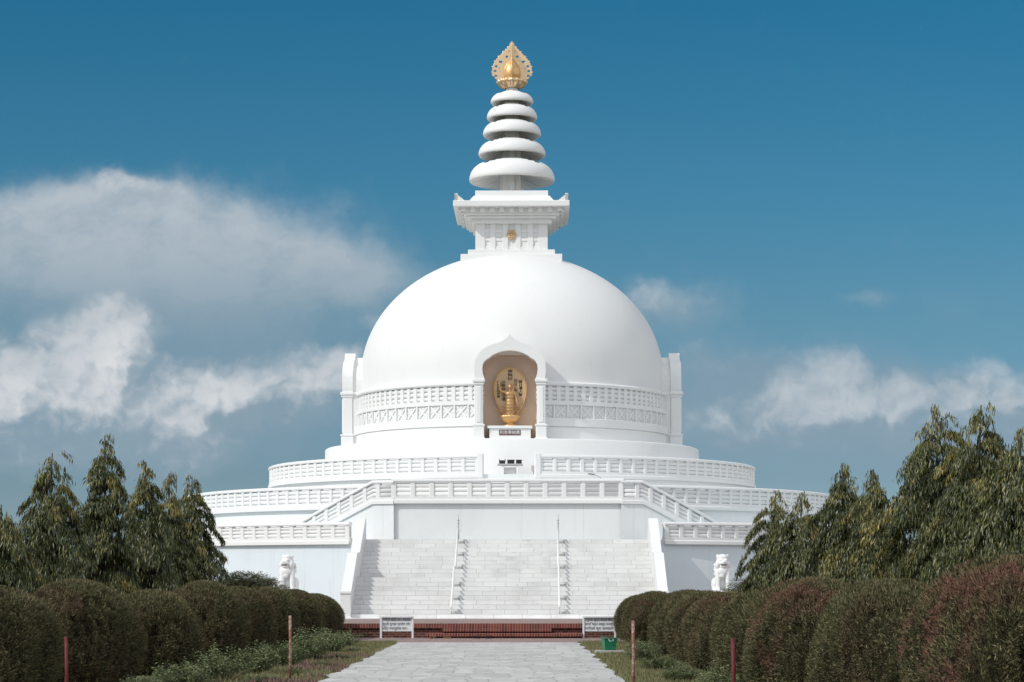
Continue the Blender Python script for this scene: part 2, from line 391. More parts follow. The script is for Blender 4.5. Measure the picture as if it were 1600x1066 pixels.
TAN = mat('tan_leather', lambda T, b: T.mix(T.noise(T.coord(), 30, 3), (.2,.1,.05), (.3,.17,.1)), .6, .3)

# ------------------------------------------------------------------ ground, path
g = MB(); g.add([(-3000,-300,0),(3000,-300,0),(3000,4000,0),(-3000,4000,0)], [(0,1,2,3)])
struct(obj('ground', g, GROUND))
g = MB(); n = 40
le = [(-3.31+.07*math.sin(i*1.7)+random.uniform(-.06,.06), 14+i*(62.2-14)/n) for i in range(n+1)]
re = [(1.85+.07*math.sin(i*2.3)+random.uniform(-.06,.06), 14+i*(62.2-14)/n) for i in range(n+1)]
g.add([(x,y,.012) for x,y in le]+[(x,y,.012) for x,y in re], [(i, i+n+1, i+n+2, i+1) for i in range(n)])
struct(obj('path', g, PATH))
g = MB(); g.add([(-30,62.2,.008),(30,62.2,.008),(30,68.2,.008),(-30,68.2,.008)], [(0,1,2,3)])
struct(obj('pavement', g, PAVER))

# ------------------------------------------------------------------ brick platform
PLZ = .45
bp = thing('brick_platform', 'low red brick platform with a paved top and two brick steps under the marble staircase', 'platform')
m_ = MB(); m_.box(-26, 26, 68.06, 68.3, 0, PLZ-.14); obj('wall', m_, BRICK, bp)
m_ = MB(); m_.box(-26, 26, 67.97, 68.3, PLZ-.14, PLZ); obj('brick_edge', m_, SOLDIER, bp)
m_ = MB(); m_.box(-26, 26, 68.3, 90, 0, PLZ-.005); obj('paved_top', m_, PAVER, bp)
for (x0, x1, y0, z1) in ((-2.68, 2.12, 67.2, .16), (-2.22, 1.16, 67.6, .30)):
    m_ = MB(); m_.box(x0+.05, x1-.05, y0+.06, 68.05, 0, z1-.1); s_ = obj('step', m_, BRICK, bp)
    m_ = MB(); m_.bbox(x0-.01, x1+.01, y0-.012, 68.04, z1-.1, z1, .012); obj('brick_edge', m_, SOLDIER, s_)

# ------------------------------------------------------------------ pagoda
PX, PY = -.09, 102.
pag = thing('pagoda', 'white domed stupa with tiered balustrades, golden finial and broad marble staircase', 'pagoda', (PX, PY, 0), R(-.6))
def ring(Rr, a0, a1, z, n=None):
    n = n or max(6, int(abs(a1-a0)/R(1.2)))
    return [(Rr*sin(a0+(a1-a0)*i/n), -Rr*cos(a0+(a1-a0)*i/n), z(a0+(a1-a0)*i/n) if callable(z) else z) for i in range(n+1)]
_post = {}
def post_mesh(w, d, z0, z1):
    k = (w, d, round(z0,3), round(z1,3))
    if k not in _post:
        m = MB(); m.bbox(-w/2, w/2, -d/2, d/2, z0, z1, .022); _post[k] = m.mesh('post'); _post[k].materials.append(WHITE)
    return _post[k]
def along(pts, s):
    for i in range(len(pts)-1):
        a, b = Vector(pts[i]), Vector(pts[i+1]); L = (b-a).xy.length
        if s <= L or i == len(pts)-2: return a.lerp(b, s/L), math.atan2((b-a).y, (b-a).x)
        s -= L
def balustrade(pts, h, spacing, pw, base=(-.15,.12), ends=(True, True), parent=pag):
    b0, b1 = base
    m = MB(); m.sweep(pts, [(-.17,b0+.06),(.12,b0+.06),(.12,b0),(.17,b0),(.17,b0+.13),(.13,b0+.16),(.13,b1),(-.17,b1)][::1])
    B = obj('balustrade', m, WHITE, parent)
    m = MB(); m.sweep(pts, [(-.15,h-.13),(.15,h-.13),(.165,h-.09),(.15,h-.03),(.09,h),(-.09,h),(-.15,h-.03)]); obj('coping', m, WHITE, B)
    z0, z1 = b1+.012, h-.165; rh = (z1-z0)/3
    for k in range(3):
        zc = z0+rh*(k+.5); r2 = rh/2-.003
        prof = [(.085*math.copysign(abs(cos(t))**.7, cos(t)), r2*math.copysign(abs(sin(t))**.8, sin(t))) for t in [2*pi*j/12 for j in range(12)]]
        m = MB(); m.sweep([(x,y,z+zc) for x,y,z in pts], [(a,u) for a,u in prof], True); obj('rail', m, WHITE, B)
    L = sum((Vector(pts[i+1])-Vector(pts[i])).xy.length for i in range(len(pts)-1))
    k = max(1, round((L-pw)/spacing)); me = post_mesh(pw, .235, b1-.02, h-.11)
    for i in range(k+1):
        if (i == 0 and not ends[0]) or (i == k and not ends[1]): continue
        p, t = along(pts, pw/2+(L-pw)*i/k)
        o = bpy.data.objects.new('post', me); C.objects.link(o); o.parent = B; o.location = p; o.rotation_euler = (0,0,t)
    return B

# lower terrace: round wall with a straight notch for the stairs
T1R, T1Z, NX, NY = 18.47, 3.42, 6.12, -17.42
aN = math.asin(NX/T1R)
poly = [(T1R*sin(a), -T1R*cos(a)) for a in [aN+(2*pi-2*aN)*i/160 for i in range(161)]]
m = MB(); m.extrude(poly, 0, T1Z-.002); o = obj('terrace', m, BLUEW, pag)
balustrade(ring(T1R, -R(60), -aN+.002, T1Z-.02), .72, .62, .18)
balustrade(ring(T1R, aN-.002, R(60), T1Z-.02), .72, .62, .18)
# middle and upper terraces
T2R, T2Z = 15.0, 4.90
m = MB(); m.lathe([(T2R-.02, T1Z-.1), (T2R-.02, T2Z), (6, T2Z)], 180); o = obj('terrace', m, WALLW, pag)
o.data.polygons.foreach_set('use_smooth', [False]*len(o.data.polygons))
aB = R(17.5)
balustrade(ring(T2R, -R(88), -aB, T2Z), .82, .575, .16, ends=(True, False))
balustrade(ring(T2R, aB, R(88), T2Z), .82, .575, .16, ends=(False, True))
T3R, T3Z = 11.19, 6.3
m = MB(); m.lathe([(T3R-.02, T2Z-.1), (T3R-.02, T3Z), (6, T3Z)], 180); o = obj('terrace', m, WALLW, pag)
o.data.polygons.foreach_set('use_smooth', [False]*len(o.data.polygons))
aG = R(6.35)
balustrade(ring(T3R, -R(88), -aG, T3Z), .82, .59, .165)
balustrade(ring(T3R, aG, R(88), T3Z), .82, .59, .165)
for s in (-1, 1):
    m = MB(); m.bbox(-.12, .12, -.17, .17, -.17, .87, .02); o = obj('gate_pier', m, WHITE, pag)
    o.location = (T3R*sin(s*R(6.1)), -T3R*cos(R(6.1)), T3Z); o.rotation_euler = (0,0,s*R(6.1))
# straight front bay
BX, BY, BZ = 4.57, -15.72, 5.05
m = MB(); m.extrude([(-BX,BY),(BX,BY),(BX,-14.2),(-BX,-14.2)], T1Z-.01, BZ-.004); obj('bay', m, WALLW, pag)
balustrade([(-BX-.03,BY,BZ),(BX+.03,BY,BZ)], .84, .73, .2)
# curved side flights
FR = 16.38
aC = math.asin(BX/math.hypot(BX, BY)); a1, a2 = R(19.0), R(30.6)
def fz(a):
    a = abs(a)
    return BZ-.02 if a < a1 else BZ-.02-(BZ-T1Z-.06)*min(1, (a-a1)/(a2-a1))
for s in (-1, 1):
    aa = [aC-.006, a1]+[a1+(a2-a1)*i/10 for i in range(1,11)]
    aa = [s*a for a in aa]
    if s < 0: aa = aa[::-1]
    pts = [(FR*sin(a), -FR*cos(a), fz(a)) for a in aa]
    balustrade(pts, .80, .62, .18, ends=(s < 0, s > 0))
    # wall under the sloping balustrade
    m = MB(); k = len(aa); vs = []
    for rr in (FR+.1, FR-.15):
        for a in aa: vs += [(rr*sin(a), -rr*cos(a), T1Z-.01), (rr*sin(a), -rr*cos(a), fz(a)-.1)]
    fs = []
    for i in range(k-1):
        fs += [(2*i,2*i+2,2*i+3,2*i+1), (2*k+2*i,2*k+2*i+1,2*k+2*i+3,2*k+2*i+2), (2*i+1,2*i+3,2*k+2*i+3,2*k+2*i+1)]
    m.add(vs, fs); fl = obj('side_flight', m, WALLW, pag)
    for i in range(10):
        b0, b1 = s*(a1+(a2-a1)*i/10), s*(a1+(a2-a1)*(i+1)/10); zt = fz(b1)+.05
        mm = MB(); q = [(rr*sin(a), -rr*cos(a)) for rr, a in ((FR-.16,b0),(FR-.16,b1),(T2R+.02,b1),(T2R+.02,b0))]
        mm.extrude(q if s > 0 else q[::-1], T1Z-.01, zt); obj('step', mm, MARBLE, fl)
    mm = MB(); q = [(rr*sin(a), -rr*cos(a)) for rr, a in ((FR-.16,s*aC),(FR-.16,s*a1),(T2R-.3,s*a1),(T2R-.3,s*aC))]
    mm.extrude(q if s > 0 else q[::-1], T1Z-.01, BZ-.012); obj('landing', mm, WALLW, fl)

# marble staircase: two flights of nine with a landing
SX = 5.5; SY0 = -(102-78); TR = .3; LAND = 1.2
st = MB(); st.box(-SX, SX, SY0-.35, SY0+.05, PLZ-.1, PLZ+.03); st = obj('staircase', st, MARBLE, pag)
prof = []
y = SY0; z = PLZ
for i in range(18):
    d = TR+(LAND if i == 8 else 0)
    m = MB(); m.bbox(-SX, SX, y, y+d+.05 if i < 17 else -15.6, z-.02 if i else z-.1, z+STEP_H, .008); obj('step', m, MARBLE, st)
    y += d; z += STEP_H
for s in (-1, 1):
    x0, x1 = (SX, SX+.36) if s > 0 else (-SX-.36, -SX)
    side = [(SY0-.25, PLZ-.1), (SY0-.25, 1.36), (SY0, 1.42), (SY0+2.7, 2.86), (SY0+3.9, 2.90), (SY0+6.55, 4.26), (SY0+6.95, 4.26), (SY0+6.95, PLZ-.1)]
    m = MB(); n = len(side)
    m.add([(x0,a,b) for a,b in side]+[(x1,a,b) for a,b in side],
          [tuple(range(n)), tuple(range(n,2*n))[::-1]]+[(i,i+n,(i+1)%n+n,(i+1)%n) for i in range(n)])
    ck = obj('stair_wall', m, WHITE, pag)
    m = MB(); m.bbox(x0-.03, x1+.03, SY0-.29, SY0+.02, 1.345, 1.45, .015); obj('cap', m, WHITE, ck)
    m = MB(); m.bbox(x0-.06, x1+.06, SY0-.32, SY0+.05, PLZ-.02, PLZ+.06, .015); obj('foot', m, WHITE, ck)

# drum plinth, drum, dome
m = MB(); m.lathe([(8.73,T3Z-.1),(8.73,7.92),(8.68,7.97),(5.5,7.97)], 180); o = obj('plinth', m, WHITE, pag)
def hole(a, r, z):                                   # leave the four niches open
    a = (a+pi/4) % (pi/2)-pi/4
    x = abs(r*sin(a)); top = 11.68-max(0, x-.75)*.55
    return not (x < 1.2 and z < top)
m = MB(); m.lathe([(7.33,7.9),(7.33,8.25),(7.33,8.56),(7.30,8.6),(7.39,8.61),(7.39,8.95),(7.36,8.97),(7.205,8.975),(7.205,9.25),(7.205,9.54),(7.3,9.55),(7.3,9.74),(7.13,9.745),(7.13,10.05),(7.13,10.38),(7.30,10.385),(7.34,10.43),(7.34,10.5),(7.25,10.55),(7.06,10.57)], 360, keep=hole)
o = obj('drum', m, WHITE, pag)
try: o.data.set_sharp_from_angle(angle=R(25))
except Exception: pass
prof = [(7.06,10.57)]+[(7.06,10.57+.84*i/6) for i in range(1,7)]+[(7.06*cos(t), 11.41+5.72*sin(t)) for t in [pi/2*i/60 for i in range(1,60)]]
m = MB(); m.lathe(prof, 360, keep=hole); obj('dome', m, WHITE, pag)
def near_niche(a, w=.162):
    a = (a+pi/4) % (pi/2)-pi/4
    return abs(a) < w
m = MB(); k = 116
for i in range(k):
    a = 2*pi*(i+.5)/k
    if near_niche(a): continue
    M = Matrix.Rotation(a, 4, 'Z')
    m.bbox(-.095, .095, -7.245, -7.05, 9.735, 10.39, .012, M)
for kk in range(3):
    zc = 9.85+kk*.205
    m.lathe([(7.05,zc-.085),(7.18,zc-.08),(7.215,zc-.04),(7.215,zc+.04),(7.18,zc+.08),(7.05,zc+.085)], 240, keep=lambda a, r, z: not near_niche(a, .15))
obj('lattice_band', m, WHITE, pag)
pm = MB(); w = .63
pm.bbox(-w/2, -w/2+.085, -7.285, -7.15, 8.96, 9.56, .01); 
for sg in (-1, 1):
    M = Matrix.Translation((.04,-7.195,9.26)) @ Matrix.Rotation(sg*R(47), 4, 'Y')
    pm.bbox(-.33, .33, -.055+.006*sg, .055, -.045, .045, .012, M)
    M = Matrix.Translation((.04+sg*.2,-7.195,9.26)) @ Matrix.Rotation(R(45), 4, 'Y'); pm.bbox(-.05, .05, -.03, .04, -.05, .05, .01, M)
    M = Matrix.Translation((.04,-7.195,9.26+sg*.2)) @ Matrix.Rotation(R(45), 4, 'Y'); pm.bbox(-.05, .05, -.03, .04, -.05, .05, .01, M)
pme = pm.mesh('cross_panel'); pme.materials.append(WHITE)
bandm = MB(); bandm.lathe([(7.15,8.96),(7.225,8.965),(7.225,9.0),(7.15,9.01)], 240, keep=lambda a, r, z: not near_niche(a, .15))
band = obj('panel_band', bandm, WHITE, pag)
k = 72
for i in range(k):
    a = 2*pi*(i+.5)/k
    if near_niche(a, .17) or abs((a+pi) % (2*pi)-pi) > R(96): continue
    o = bpy.data.objects.new('cross_panel', pme); C.objects.link(o); o.parent = band; o.rotation_euler = (0,0,a)

# niche
PS = .02766
def nx(px): return (px-797)*PS
def nz(py): return EYE+(HY-py)*PS
inner = [(757.5,592),(754.6,584),(753.6,576),(754.2,569),(756.8,564),(760.6,560.5),(764.7,558.5),(768,555.5),(772.5,552.8),(778,550.4),(784,548.6),(790,547.5),(797,547)]
outer = [(742.5,592),(741.2,584),(741,574),(742,565),(744.5,558),(748.5,551.5),(753.5,546),(760,541.5),(768,538.2),(777,535.6),(785.5,532.2),(792,527.3),(797,521.5)]
def sym(pts):
    L = [(nx(a), nz(b)) for a, b in pts]
    return L+[(-x, z) for x, z in L[:-1]][::-1]
inn, out = sym(inner), sym(outer)
base_z = 7.97
def build_niche():
    m = MB()
    k = len(inn); yf, yb = -7.83, -7.34
    vs = [(x,yf,z) for x,z in out]+[(x,yf,z) for x,z in inn]+[(x,yb,z) for x,z in out]+[(x,yb,z) for x,z in inn]
    fs = []
    for i in range(k-1): fs += [(i,i+1,k+i+1,k+i)[::-1], (2*k+i,2*k+i+1,3*k+i+1,3*k+i), (i,2*k+i,2*k+i+1,i+1)[::-1], (k+i,k+i+1,3*k+i+1,3*k+i)[::-1]]
    m.add(vs, fs)
    for sg in (0, k-1): m.add([vs[sg],vs[k+sg],vs[3*k+sg],vs[2*k+sg]], [(0,1,2,3)])
    N = obj('niche', m, WHITE, pag)
    m = MB(); yb2 = -6.62                             # barrel running back into the dome
    o2 = [(x*.93, base_z+(z-base_z)*.955) for x, z in out]
    vs = [(x,yb+.002,z) for x,z in o2]+[(x,yb2,z) for x,z in o2]
    m.add(vs, [(i,i+1,k+i+1,k+i) for i in range(k-1)], False)
    for sg in (-1, 1):
        x0, x1 = sorted((sg*1.22, sg*o2[0][0]*-1))
        m.box(x0, x1, yb+.003, yb2, base_z, o2[0][1]+.02)
    obj('barrel_roof', m, WHITE, N)
    m = MB(); full = [(-1.175,base_z),(-1.175,10.58)]+inn+[(1.175,10.58),(1.175,base_z)]; kk = len(full)
    vs = [(x,yb-.03,z) for x,z in full]+[(x,yb2,z) for x,z in full]
    m.add(vs, [(i,i+1,kk+i+1,kk+i) for i in range(kk-1)]+[tuple(range(kk,2*kk))])
    obj('lining', m, BEIGE, N)
    for sg in (-1, 1):
        m = MB(); xc = sg*1.355
        m.bbox(xc-.19, xc+.19, -7.81, -7.34, 8.6, 10.36, .03)
        m.bbox(xc-.105, xc+.105, -7.845, -7.34, 8.72, 10.28, .02)
        col = obj('column', m, WHITE, N)
        m = MB(); m.bbox(xc-.27, xc+.27, -7.91, -7.30, 10.46, 10.6, .02); m.bbox(xc-.23, xc+.23, -7.865, -7.32, 10.34, 10.465, .035); obj('capital', m, WHITE, col)
        m = MB(); m.bbox(xc-.235, xc+.235, -7.88, -7.30, base_z, 8.56, .02); m.bbox(xc-.265, xc+.265, -7.91, -7.28, 8.555, 8.645, .02)
        m.bbox(xc-.28, xc+.28, -7.93, -7.28, base_z-.02, base_z+.09, .02); obj('pedestal', m, WHITE, col)
        m = MB(); m.box(min(sg*1.2,sg*1.5), max(sg*1.2,sg*1.5), -7.33, -6.3, base_z, 10.6); obj('cheek', m, WHITE, col)
    return N
niche = build_niche()
for q in (1, 2, 3):
    c = copy_tree(niche, pag); c.rotation_euler = (0,0,q*pi/2)

# harmika: stepped base, box, corbelled cornice
def sq(m, hw, z0, z1, b=.02): m.bbox(-hw, hw, -hw, hw, z0, z1, b)
m = MB(); sq(m, 2.33, 16.1, 16.85); sq(m, 2.0, 16.84, 17.1); har = obj('crown_base', m, WHITE, pag)
m = MB(); sq(m, 1.60, 17.0, 18.4)
for q in range(4):
    M = Matrix.Rotation(q*pi/2, 4, 'Z')
    for i in range(6):
        xc = -1.45+i*.58; m.bbox(xc-(.13 if 0 < i < 5 else .22), xc+(.13 if 0 < i < 5 else .22), -1.672, -1.58, 17.09, 18.4, .012, M)
    for i in range(3):
        zc = 17.22+i*.4; m.bbox(-1.6, 1.6, -1.64, -1.59, zc-.07, zc+.08, .012, M)
box = obj('crown_box', m, WHITE, pag)
m = MB(); sq(m, 1.86, 18.34, 18.55); sq(m, 2.06, 18.545, 18.67); sq(m, 2.2, 18.665, 18.78)
for q in range(4):
    M = Matrix.Rotation(q*pi/2, 4, 'Z')
    for i in range(11):
        xc = -2.2+i*.44; m.bbox(xc-.105, xc+.105, -2.42, -2.1, 18.80, 18.99, .012, M)
sq(m, 2.24, 18.77, 19.0); sq(m, 2.66, 18.985, 19.25)
cor = obj('cornice', m, WHITE, pag)
m = MB(); L = [(2.04,19.24),(1.74,19.62),(1.68,19.63),(1.68,19.87),(0,19.875)]
m.lathe([(r*math.sqrt(2), z) for r, z in L], 4, smooth=False, rot=pi/4)
for q in range(4):
    M = Matrix.Rotation(q*pi/2, 4, 'Z')
    for i in range(5):
        xc = -1.36+i*.68
        pts = [(xc+.21*cos(t), 19.26+.33*sin(t)) for t in [pi*j/10 for j in range(11)]]
        kk = len(pts); lean = lambda z: -2.04+(z-19.24)*.79-.02
        m.add([(x,lean(z)-.02,z) for x,z in pts]+[(x,lean(z)+.06,z) for x,z in pts], [tuple(range(kk))[::-1]]+[(j,j+1,kk+j+1,kk+j)[::-1] for j in range(kk-1)], False, M)
obj('attic', m, WHITE, pag)
for q in range(4):                                    # horned corner ornaments
    m = MB(); prof_ = [(0,0),(.47,0),(.42,.05),(.33,.13),(.22,.21),(.11,.28),(.0,.34)]
    for sw in (0, 1):
        kk = len(prof_); vs = []
        for yy in (0, .14):
            for a, z in prof_:
                p = (-2.60+a, -2.60+yy, 19.24+z); vs.append((p[1],p[0],p[2]) if sw else p)
        m.add(vs, [tuple(range(kk)), tuple(range(kk,2*kk))[::-1]]+[(j,(j+1)%kk,(j+1)%kk+kk,j+kk) for j in range(kk)])
    o = obj('corner_horn', m, WHITE, pag); o.rotation_euler = (0,0,q*pi/2)
m = MB()
hexp = [(.24*cos(t), .24*1.08*sin(t)) for t in [pi/6+pi/3*j+pi/6 for j in range(6)]]
m.add([(x,-1.72,17.83+z) for x,z in hexp]+[(x,-1.66,17.83+z) for x,z in hexp], [tuple(range(6))[::-1]]+[(j,(j+1)%6,(j+1)%6+6,j+6) for j in range(6)])
for j in range(8):
    a = j*pi/4; m.ball((.12*cos(a), -1.73, 17.83+.12*sin(a)), (.05,.03,.05), 8)
m.ball((0,-1.735,17.83), (.055,.035,.055), 8)
o = obj('emblem', m, GOLDP, pag)

# spire with five umbrella discs
m = MB(); m.bbox(-.42,.42,-.42,.42,19.8,22.6,.03); m.bbox(-.33,.33,-.33,.33,22.5,24.3,.03)
m.lathe([(.3,24.2),(.29,25.0)], 24); 
for q in range(4):
    M = Matrix.Rotation(q*pi/2, 4, 'Z'); m.bbox(-.13,.13,-.55,-.3,19.8,22.3,.02,M)
obj('spire_shaft', m, WHITE, pag)
for (Rd, zr, zt, ro) in ((2.0,20.55,21.48,1.05), (1.57,21.75,22.48,.8), (1.36,22.70,23.38,.66), (1.18,23.48,24.12,.55), (1.0,24.22,24.76,.36)):
    m = MB(); H = zt-zr; P1 = []
    P1 = [(Rd-.12, zr+.02), (Rd-.05, zr), (Rd-.01, zr+.05), (Rd, zr+.12*H/.9)]
    for i in range(1, 11):
        t = pi/2*i/10; P1.append((ro+(Rd-ro)*cos(t), zr+.12*H/.9+(H-.12*H/.9)*sin(t)))
    P1 += [(ro-.04, zt-.02), (ro-.02, zt-.10)]
    P1 += [(ro+(Rd-.14-ro)*cos(t), zr+.04+(H-.17)*sin(t)) for t in [pi/2*i/8 for i in range(7,-1,-1)]]+[(Rd-.12, zr+.02)]
    top = [(ro*.8+.05, zt+.015), (.5*ro+.15, zt+.03), (.36, zt+.05)]
    cut = ro+.66*(Rd-ro)
    i0 = next(q for q, p in enumerate(P1) if abs(p[0]-ro) < 1e-6 and q > 5)
    P2 = P1[:i0+1]+top+[(.36, zt-.08), (ro*.8, zt-.11)]+P1[i0+2:]
    def keep(a, r, z, ro=ro, cut=cut, zm=0):
        if r > cut or r < ro-.06: return True
        a = (a+pi/4) % (pi/2)-pi/4
        q = (r-ro)/(cut-ro)
        return abs(a)*r < .12+.09*ro+.92*ro*max(0, q)**2.2
    m.lathe(P2, 200, keep=keep)
    d_ = obj('umbrella_disc', m, WHITE, pag)
    m = MB(); m.lathe([(Rd-.10, zr+.035), (Rd*.55, zr+.22*H), (.3, zr+.42*H)], 72); obj('ceiling', m, WHITE, d_)
    m = MB()
    for q in range(8):
        M = Matrix.Rotation(q*pi/4, 4, 'Z')
        m.add([(-.04,-Rd+.14,zr+.0),(.04,-Rd+.14,zr+.0),(.04,-.35,zr+.33*H),(-.04,-.35,zr+.33*H),(-.04,-Rd+.14,zr+.08*H),(.04,-Rd+.14,zr+.08*H),(.04,-.35,zr+.46*H),(-.04,-.35,zr+.46*H)],
              [(0,3,2,1),(4,5,6,7),(0,1,5,4),(1,2,6,5),(2,3,7,6),(3,0,4,7)], False, M)
    obj('ribs', m, WHITE, d_)
# gilt finial
m = MB(); npet = 16
prof = [(.34,24.93),(.45,24.97),(.58,25.06),(.68,25.18),(.72,25.29),(.66,25.31),(.3,25.3)]
m.lathe(prof, 96)
m.v = [((x*(1+.05*cos(npet*math.atan2(x,-y))) if .4 < math.hypot(x,y) else x), (y*(1+.05*cos(npet*math.atan2(x,-y))) if .4 < math.hypot(x,y) else y), z) for x,y,z in m.v]
fin = obj('finial_cup', m, PALEGOLD, pag)
m = MB(); m.lathe([(.32,25.29),(.37,25.33),(.35,25.37),(.39,25.46),(.41,25.62),(.40,25.8),(.35,25.97),(.25,26.12),(.12,26.26),(.0,26.4)], 40); obj('finial_jewel', m, GOLD, fin)
def fin_plate():
    cu = bpy.data.curves.new('flame', 'CURVE'); cu.dimensions = '2D'; cu.fill_mode = 'BOTH'; cu.extrude = .016; cu.bevel_depth = .008
    hs = [(.0,0),(.30,.0),(.60,.05),(.80,.16),(.94,.32),(.97,.46),(.93,.60),(.95,.72),(.86,.85),(.84,.97),(.72,1.07),(.66,1.20),(.52,1.29),(.44,1.42),(.31,1.51),(.22,1.64),(.10,1.76),(0,1.90)]
    o_ = []
    for i, (a, b) in enumerate(hs):
        o_.append((a, b))
        if 2 < i < len(hs)-2:
            a2_, b2_ = hs[i+1]; o_.append(((a+a2_)/2-.055, (b+b2_)/2-.02))
    pts = o_+[(-a, b) for a, b in o_[::-1][1:-1]]
    def spl(P):
        s = cu.splines.new('POLY'); s.points.add(len(P)-1); s.use_cyclic_u = True
        for p, (a, b) in zip(s.points, P): p.co = (a, b, 0, 1)
    spl(pts)
    for sg in (-1, 1):
        for (a, b, r1, r2) in ((.76,.27,.085,.06), (.79,.50,.085,.06), (.74,.72,.08,.06), (.53,.93,.10,.065), (.24,1.17,.075,.065), (.60,.62,.03,.05), (.14,1.42,.03,.06)):
            spl([(sg*a+r1*cos(t), b+r2*sin(t)) for t in [2*pi*j/10 for j in range(10)]])
    o = bpy.data.objects.new('tmp', cu); C.objects.link(o)
    dg = bpy.context.evaluated_depsgraph_get(); dg.update()
    me = bpy.data.meshes.new_from_object(o.evaluated_get(dg)); bpy.data.objects.remove(o); return me
fm = fin_plate(); fm.name = 'flame_plate'; fm.materials.clear(); fm.materials.append(PALEGOLD)
for q in range(2):
    o = bpy.data.objects.new('flame_plate', fm); C.objects.link(o); o.parent = fin
    o.location = (0,0,25.27); o.rotation_euler = (R(90), 0, R(90)*q)

# a loose black cable hanging on the upper wall
M_pag = Matrix.Translation((PX,PY,0)) @ Matrix.Rotation(R(-.6), 4, 'Z')
def P(x, y, z): return M_pag @ Vector((x, y, z))
m = MB(); aa = [R(17.0+i*.45) for i in range(8)]
m.tube([P((T3R+.16)*sin(a), -(T3R+.16)*cos(a), T3Z+.03-.22*(i/7)**2.2) for i, a in enumerate(aa)], .014, 6)
tag(obj('cable', m, DARK), 'thin black cable drooping from the upper white balustrade right of the altar', 'cable')

# ------------------------------------------------------------------ handrails on the staircase
def handrail(x, label):
    t = thing('handrail', label, 'handrail', P(x, SY0, PLZ), R(-.6), 'handrails on the marble stairs')
    nose = [(.0,.166), (2.4,.166*9), (3.6+.0,.166*9), (3.9,.166*10), (6.3,.166*18)]
    hh = .40
    m = MB(); m.tube([(0,-.12,hh-.02),(0,.0,hh+.12)]+[(0,a,b+hh) for a,b in nose[1:]], .036, 10); obj('rail', m, WHITE, t)
    for i in (0, 3, 6, 10, 13, 16):
        yy = TR*i+.12+(LAND if i > 8 else 0); zz = .166*(i+1)
        m = MB(); m.tube([(0,yy,zz-.01),(0,yy,zz+hh+.03)], .026, 8); po = obj('post', m, WHITE, t)
        m = MB(); m.bbox(.05, .27, yy-.10, yy+.1, zz-.004, zz+.09, .01); obj('grey_block', m, GREYW, po)  # small grey block on the tread, right of each post
    m = MB(); m.tube([(.02,6.4,.166*18-.01),(.02,6.4,.166*18+.55),(.02,6.4,.166*18+.98)], [.03,.022,.01], 8)
    for q in (.35, .62, .74): m.ball((.02,6.4,.166*18+q), (.045,.045,.035), 10)
    obj('end_pole', m, GREYW, t)
handrail(-1.90, 'left of the two white handrails running up the marble stairs')
handrail(1.97, 'right of the two white handrails running up the marble stairs')

# ------------------------------------------------------------------ niche pedestal, plaque and golden statue
m = MB(); m.bbox(-.90, .90, -7.68, -6.75, 7.97, 8.46, .012)
ped = thing('pedestal', 'white stone pedestal with dark red inscribed plaque inside the arched niche', 'pedestal', P(0,0,0), R(-.6))
obj('body', m, WHITE, ped)
m = MB(); m.bbox(-.97, .97, -7.76, -6.7, 8.46, 8.58, .015); obj('slab', m, WHITE, ped)
m = MB(); m.bbox(-.47, .46, -7.705, -7.67, 8.17, 8.40, .006); pl = obj('plaque', m, PLAQUE, ped)
me = text_mesh('利舎奉納廣', .19, 'lettering', .003, width=.86)
o = obj('lettering', me, SIGNW, pl); o.location = (-.005,-7.708,8.285); o.rotation_euler = (R(90),0,0)

stt = thing('statue', 'golden standing figure with one raised arm before an inscribed oval halo in the niche', 'statue', P(0,-7.2,8.58), R(-.6))
m = MB(); m.lathe([(.0,0),(.30,0),(.31,.03),(.25,.07),(.15,.1),(.15,.15),(.27,.19),(.36,.27),(.42,.38),(.43,.47),(.40,.49),(.0,.49)], 48)
m.v = [((x*(1+.035*cos(14*math.atan2(x,-y))) if z > .18 else x), (y*(1+.035*cos(14*math.atan2(x,-y))) if z > .18 else y)*.8, z) for x,y,z in m.v]
obj('lotus_base', m, GOLD, stt)
def egg(k, n=48):
    pts = []
    for i in range(n):
        t = 2*pi*i/n; x = sin(t); zz = cos(t)
        w = .70*(1+.18*zz-.08*zz*zz) ; xx = x*w*k
        if zz > .8: xx *= 1-(zz-.8)*.35
        pts.append((xx, 1.50+ zz*1.08*k))
    return pts
m = MB(); e0 = egg(1.0); n = len(e0)
m.add([(x,.22,z) for x,z in e0]+[(x,.32,z) for x,z in e0], [tuple(range(n))[::-1], tuple(range(n,2*n))]+[(j,j+n,(j+1)%n+n,(j+1)%n)[::-1] for j in range(n)])
halo = obj('halo', m, GOLDP, stt)
m = MB()
pts = [(x,.215,z) for x,z in egg(1.0)]; m.tube(pts+[pts[0]], .035, 8); obj('rim', m, GOLD, halo)
m = MB()
for k in range(5):
    for sg in (-1, 1):
        c = (sg*(.12+.13*k), .2, .62+.10*((k*7)%3)); 
        m.tube([(c[0]+.09*cos(t)*(1-.06*q), .2, c[2]+.09*sin(t)*(1-.06*q)) for q, t in enumerate([.6*j for j in range(10)])], .016, 6)
obj('scrollwork', m, GOLD, halo)
cols = [(0.0, 2.44, .24, '南無妙', .19), (.24, 2.04, .20, '合立正安', .17), (.45, 2.0, .19, '論日蓮大聖', .165), (-.51, 1.98, .16, '佛舍利塔供養', .15), (-.29, 2.0, .19, '法華經妙法蓮', .175), (.47, .78, .09, '勝', .09), (-.40, 1.86, .12, '日本', .12)]
for (x, z, sz, tx, st_) in cols:
    mb = text_mesh('\n'.join(tx), sz, 'inscription', .003, bold=.006)
    for v in mb.vertices: v.co.y *= st_/sz*.86
    o = obj('inscription', mb, INK, halo); o.rotation_euler = (R(90),0,0); o.location = (x, .214, z-st_*len(tx)/2+.1)
